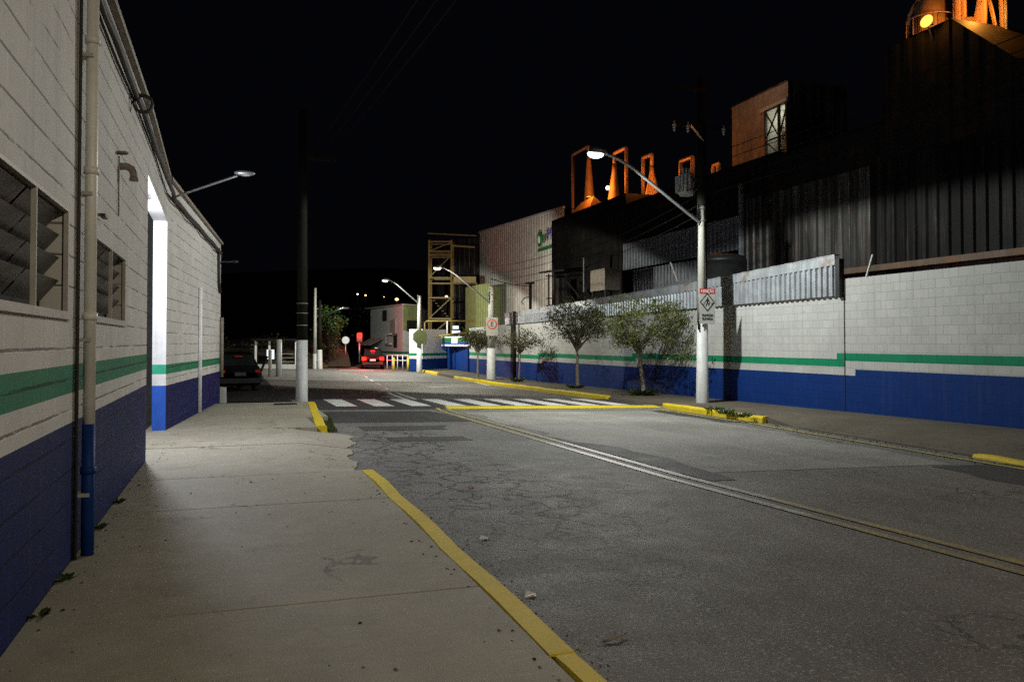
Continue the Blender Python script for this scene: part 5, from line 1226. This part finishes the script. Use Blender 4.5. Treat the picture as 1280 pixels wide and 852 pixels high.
# ------------------------------------------------------------------ trees and weeds
def leaves(mb, c, n, sx, sy, sz, size, m, rng, lim=None):
    for _ in range(n):
        q_ = Vector(c) + Vector((rng.gauss(0, sx), rng.gauss(0, sy), rng.gauss(0, sz)))
        if lim and q_.x > lim: q_.x = lim - rng.random() * .2
        a_ = Vector((rng.uniform(-1, 1), rng.uniform(-1, 1), rng.uniform(-.7, .7))).normalized(); b_ = a_.cross(Vector((rng.uniform(-1, 1), rng.uniform(-1, 1), rng.uniform(-1, 1)))).normalized()
        L = size * rng.uniform(.6, 1.3)
        mb.add([q_ - a_ * L, q_ + b_ * L * .42, q_ + a_ * L, q_ - b_ * L * .42], [(0, 1, 2, 3)], m)
def tree(label, base, crown, rad, fork, n_cl, per, m, seed, tr=.07, lean=(0, 0), lim=14.1, skew=0, size=.055, sp=.16, extra=(), bark='bark'):
    rng = random.Random(seed); t = thing('street_tree', label, 'tree', tuple(base), 'small street trees along the right wall')
    b = Vector(base); c = Vector(crown); fk = Vector((b.x + lean[0], b.y + lean[1], fork))
    p = MB(); mid = b.lerp(fk, .5) + Vector((.03, .06, 0))
    p.tube([b + Vector((0, 0, -.1)), b + Vector((0, 0, .05)), mid, fk], [tr * 1.3, tr * 1.05, tr * .9, tr * .75], bark, 9)
    cl = []
    for _ in range(n_cl):
        while True:
            u = Vector((rng.uniform(-1, 1), rng.uniform(-1, 1), rng.uniform(-.85, 1)))
            if u.length < 1 and rng.random() < .35 + .65 * (.5 + .5 * math.sin(u.x * 5 + seed) * math.sin(u.y * 4 + seed * 2)): break
        r2 = u.length; 
        if r2 < .45: u *= 1.5
        q_ = c + Vector((u.x * rad[0], u.y * rad[1], u.z * rad[2] * (1 if u.z > 0 else 1.0))); q_.z += skew * u.y
        if q_.x > lim - .1: q_.x = lim - .1
        cl.append(q_)
    limbs = MB()
    for q_ in rng.sample(cl, min(26, n_cl)):
        st = mid.lerp(fk, rng.uniform(.6, 1.0)); k0 = st.lerp(q_, .25) + Vector((0, 0, rng.uniform(.0, .18))); k1 = st.lerp(q_, .6) + Vector((rng.uniform(-.15, .15), rng.uniform(-.15, .15), rng.uniform(-.05, .2)))
        limbs.tube([st - Vector((0, 0, .05)), k0, k1, q_], [tr * .55, tr * .42, tr * .25, .008], bark, 6, False)
        for _ in range(3):
            e_ = k1.lerp(q_, rng.uniform(.2, .9)); f_ = e_ + Vector((rng.gauss(0, .25), rng.gauss(0, .3), rng.gauss(.05, .2)))
            if f_.x > lim: f_.x = lim
            limbs.tube([e_, f_], [.012, .004], bark, 4, False)
    obj('trunk', p, t); obj('branch', limbs, t)
    lv = MB()
    for q_ in cl + [Vector(e) for e in extra]: leaves(lv, q_, int(per * rng.uniform(.25, 1.5)), sp, sp * 1.2, sp * .75, size, m, rng, lim)
    obj('crown', lv, t); return t
def rb(x, y): g_ = G(x, y, right_z); return Vector((g_.x, g_.y, right_z(0, g_.y)))
T1 = PX(805, 492, 13.25); T1.z = right_z(0, T1.y)
tree('widest street tree with olive umbrella crown, nearest to the lit lamp post', T1, PX(806, 402, 12.7), (1.5, 1.35, .86), PX(800, 432, 13.1).z, 112, 50, 'leaf_olive', 3, .075, (-.15, .1), skew=-.12, size=.05, sp=.13, extra=[PX(a, b, 12.4 + c) for a, b, c in ((858, 436, 1), (850, 447, 1), (866, 428, 1), (752, 399, 0), (748, 391, .2), (762, 379, .4), (775, 372, .5), (838, 446, .9), (756, 410, .1), (845, 425, 1), (782, 424, 0), (862, 443, 1))])
T2 = PX(722, 485, 13.25); T2.z = right_z(0, T2.y)
tree('second street tree, dark olive crown, left of the widest one', T2, PX(722, 403, 12.85), (1.25, 1.4, .95), PX(724, 428, 13.2).z, 96, 52, 'leaf_dark', 8, .07, (-.05, -.05), size=.05, sp=.14, extra=[PX(a, b, 12.6 + c) for a, b, c in ((686, 420, .3), (690, 412, .2), (758, 416, .9), (763, 408, .9), (700, 381, .6), (712, 376, .6), (688, 425, .3))])
T3 = PX(649, 474, 13.4); T3.z = right_z(0, T3.y)
tree('slender sapling with sparse crown beside the dark iron post', T3, PX(652, 424, 13.1), (1.05, 1.0, .62), PX(652, 434, 13.3).z, 40, 30, 'leaf_dark', 12, .045, (0, -.1), size=.055)
T4 = PX(597, 470, 13.0); T4.z = right_z(0, T4.y); d4 = T4.y * ca + T4.x * sa
tree('round dark small tree just left of the no parking pole', T4, D(600, 424, d4), (.95, 1.1, .55), D(597, 436, d4).z, 60, 70, 'leaf_dark', 21, .06)
T5 = D(411, 458, 60); T5.z = .1
tree('bright green tree lit by the lamp beyond the junction', T5, D(414, 399, 60), (1.1, .8, 1.0), D(412, 425, 60).z, 26, 40, 'leaf_green', 31, .07, bark='dark_pole', lim=99, size=.09, sp=.22)
T6 = D(408, 458, 61); T6.z = .15
t6 = tree('dark leafy bush under the bright green tree beyond junction', T6, D(411, 432, 61), (1.0, .8, 1.3), D(409, 450, 61).z, 24, 40, 'leaf_dark', 35, .06, bark='dark_pole', lim=99, size=.09, sp=.22)
T5_ = None
p = MB(); rng = random.Random(5)
for i in range(60):   # scrub on the junction bank
    x_ = rng.uniform(-30, 8); leaves(p, (x_, 62.5 + rng.random() * 4, .7 + rng.random() * .9), 36, .5, .4, .28, .1, 'leaf_dark', rng)
tag(obj('scrub', p), kind='stuff')
def weed(label, base, n, r, h, seed, grp):
    rng = random.Random(seed); p = MB(); b = Vector(base)
    for _ in range(n):
        a_ = rng.uniform(0, 6.28); d_ = Vector((math.cos(a_), math.sin(a_), 0)); o_ = b + d_ * rng.random() ** .5 * r * .6; hh = h * rng.uniform(.5, 1.1); w_ = .012 + rng.random() * .012; s_d = Vector((-d_.y, d_.x, 0))
        m1 = o_ + d_ * r * .35 + Vector((0, 0, hh * .7)); m2 = o_ + d_ * r * .8 * rng.uniform(.5, 1) + Vector((0, 0, hh))
        p.add([o_ - s_d * w_ * .5, o_ + s_d * w_ * .5, m1 + s_d * w_, m2, m1 - s_d * w_], [(0, 1, 2, 3, 4)], 'weed')
    tag(obj('weed', p), label, 'weed', grp)
weed('bushy weeds around the foot of the widest street tree', T1 + Vector((-.1, -.1, 0)), 170, .5, .22, 1, 'weeds at the tree feet')
weed('small weeds around the foot of the second street tree', T2 + Vector((-.1, 0, 0)), 90, .35, .16, 2, 'weeds at the tree feet')
weed('weed tuft at the foot of the slender sapling', T3 + Vector((-.2, -.3, 0)), 110, .36, .2, 3, 'weeds at the tree feet')
k = 0
for lb_, (x_, y_) in (('weed tuft on the yellow kerb just left of kerb end', (930, 520)), ('weed tuft growing through the yellow kerb near the lit post', (908, 516)), ('third weed tuft on the kerb between lit post and kerb end', (895, 512))):
    g_ = rb(x_, y_); weed(lb_, g_ + Vector((-.05, 0, -.02)), 60, .25, .12, 40 + k, 'weeds on the right kerb'); k += 1
for lb_, Y in (('weed sprig at warehouse wall foot just right of the downpipe', 7.2), ('weed sprig at warehouse wall foot left of the downpipe', 5.7), ('weed sprig at wall foot halfway between downpipe and gate', 8.3), ('lowest weed sprig at wall foot nearest the camera', 5.0)):
    weed(lb_, (XL + .03, Y, 0), 26, .07, .03, int(Y * 10), 'weeds at the warehouse wall foot')
p = MB(); rng = random.Random(9)
for _ in range(420):
    Y = rng.uniform(15.3, 19.2); x_ = lerp([(15.25, 1.44), (22.7, 1.92)], Y) + .22 + rng.random() * .16
    p.add([(x_ - .012, Y, road_z(x_, Y)), (x_ + .012, Y, road_z(x_, Y)), (x_ + rng.uniform(-.05, .05), Y + rng.uniform(-.05, .05), road_z(x_, Y) + rng.uniform(.03, .09))], [(0, 1, 2)], 'weed')
tag(obj('verge_grass', p), kind='stuff')
# gutter dirt, twigs, bits of litter
p = MB(); rng = random.Random(13)
for _ in range(420):
    Y = rng.uniform(2.5, 9.4); x_ = 1.575 + abs(rng.gauss(0, .12)); r_ = rng.uniform(.002, .008)
    p.ball((x_, Y, road_z(x_, Y) + r_ * .4), r_, r_ * rng.uniform(.7, 1.6), r_ * .6, rng.choice(['dirtwalk', 'asphalt', 'pipe_grey', 'pipe_grey']), 5, 3)
for _ in range(700):
    Y = rng.uniform(9, 17); x_ = kx(Y) - .1 + rng.gauss(0, .25); r_ = rng.uniform(.004, .016); z_ = max(road_z(x_, Y), right_z(0, Y) - .1 if x_ > kx(Y) + .2 else -9)
    p.ball((x_, Y, z_ + r_ * .3), r_, r_ * rng.uniform(.7, 1.6), r_ * .6, rng.choice(['dirtwalk', 'pole_concrete', 'dark_pole']), 5, 3)
for _ in range(260):
    Y = rng.uniform(2.2, 16); x_ = rng.choice([XL + .04 + abs(rng.gauss(0, .12)), rng.uniform(XL, 1.35), 1.36 - abs(rng.gauss(0, .06))]); r_ = rng.uniform(.003, .012)
    p.ball((x_, Y, s_(Y) + r_ * .25), r_, r_ * rng.uniform(.6, 1.8), r_ * .4, rng.choice(['earth', 'dirtwalk', 'bark', 'pipe_grey']), 5, 3)
tag(obj('gutter_grit', p), kind='stuff')
a = G(772, 800, road_z); p = MB(); p.tube([a + Vector((-.09, -.02, .012)), a + Vector((0, 0, .02)), a + Vector((.08, .05, .02))], [.007, .008, .005], 'bark', 6); p.tube([a + Vector((.03, .02, .02)), a + Vector((.07, .09, .03))], .004, 'bark', 5)
tag(obj('twig', p), 'small dry twig lying on the asphalt near the yellow kerb', 'twig')
for x_, y_, lb_, m in ((604, 674, 'white scrap of paper lying near the left kerb', 'sign_white'), (588, 610, 'orange scrap lying on the road', 'awning_red'), (662, 745, 'tiny white scrap beside the left kerb dirt', 'sign_white')):
    a = G(x_, y_, road_z); p = MB(); p.add([a + Vector((-.04, -.02, .012)), a + Vector((.03, -.03, .02)), a + Vector((.045, .02, .012)), a + Vector((-.01, .03, .03))], [(0, 1, 2, 3)], m); p.add([a + Vector((-.04, -.02, .008)), a + Vector((.03, -.03, .008)), a + Vector((.045, .02, .008))], [(0, 1, 2)], m)
    tag(obj('litter', p), lb_, 'litter')

# gate light
lamp('flood_light', 'POINT', (-1.26, 12.85, 3.22), 620, (.86, .90, 1.0), .1, parent=fl)
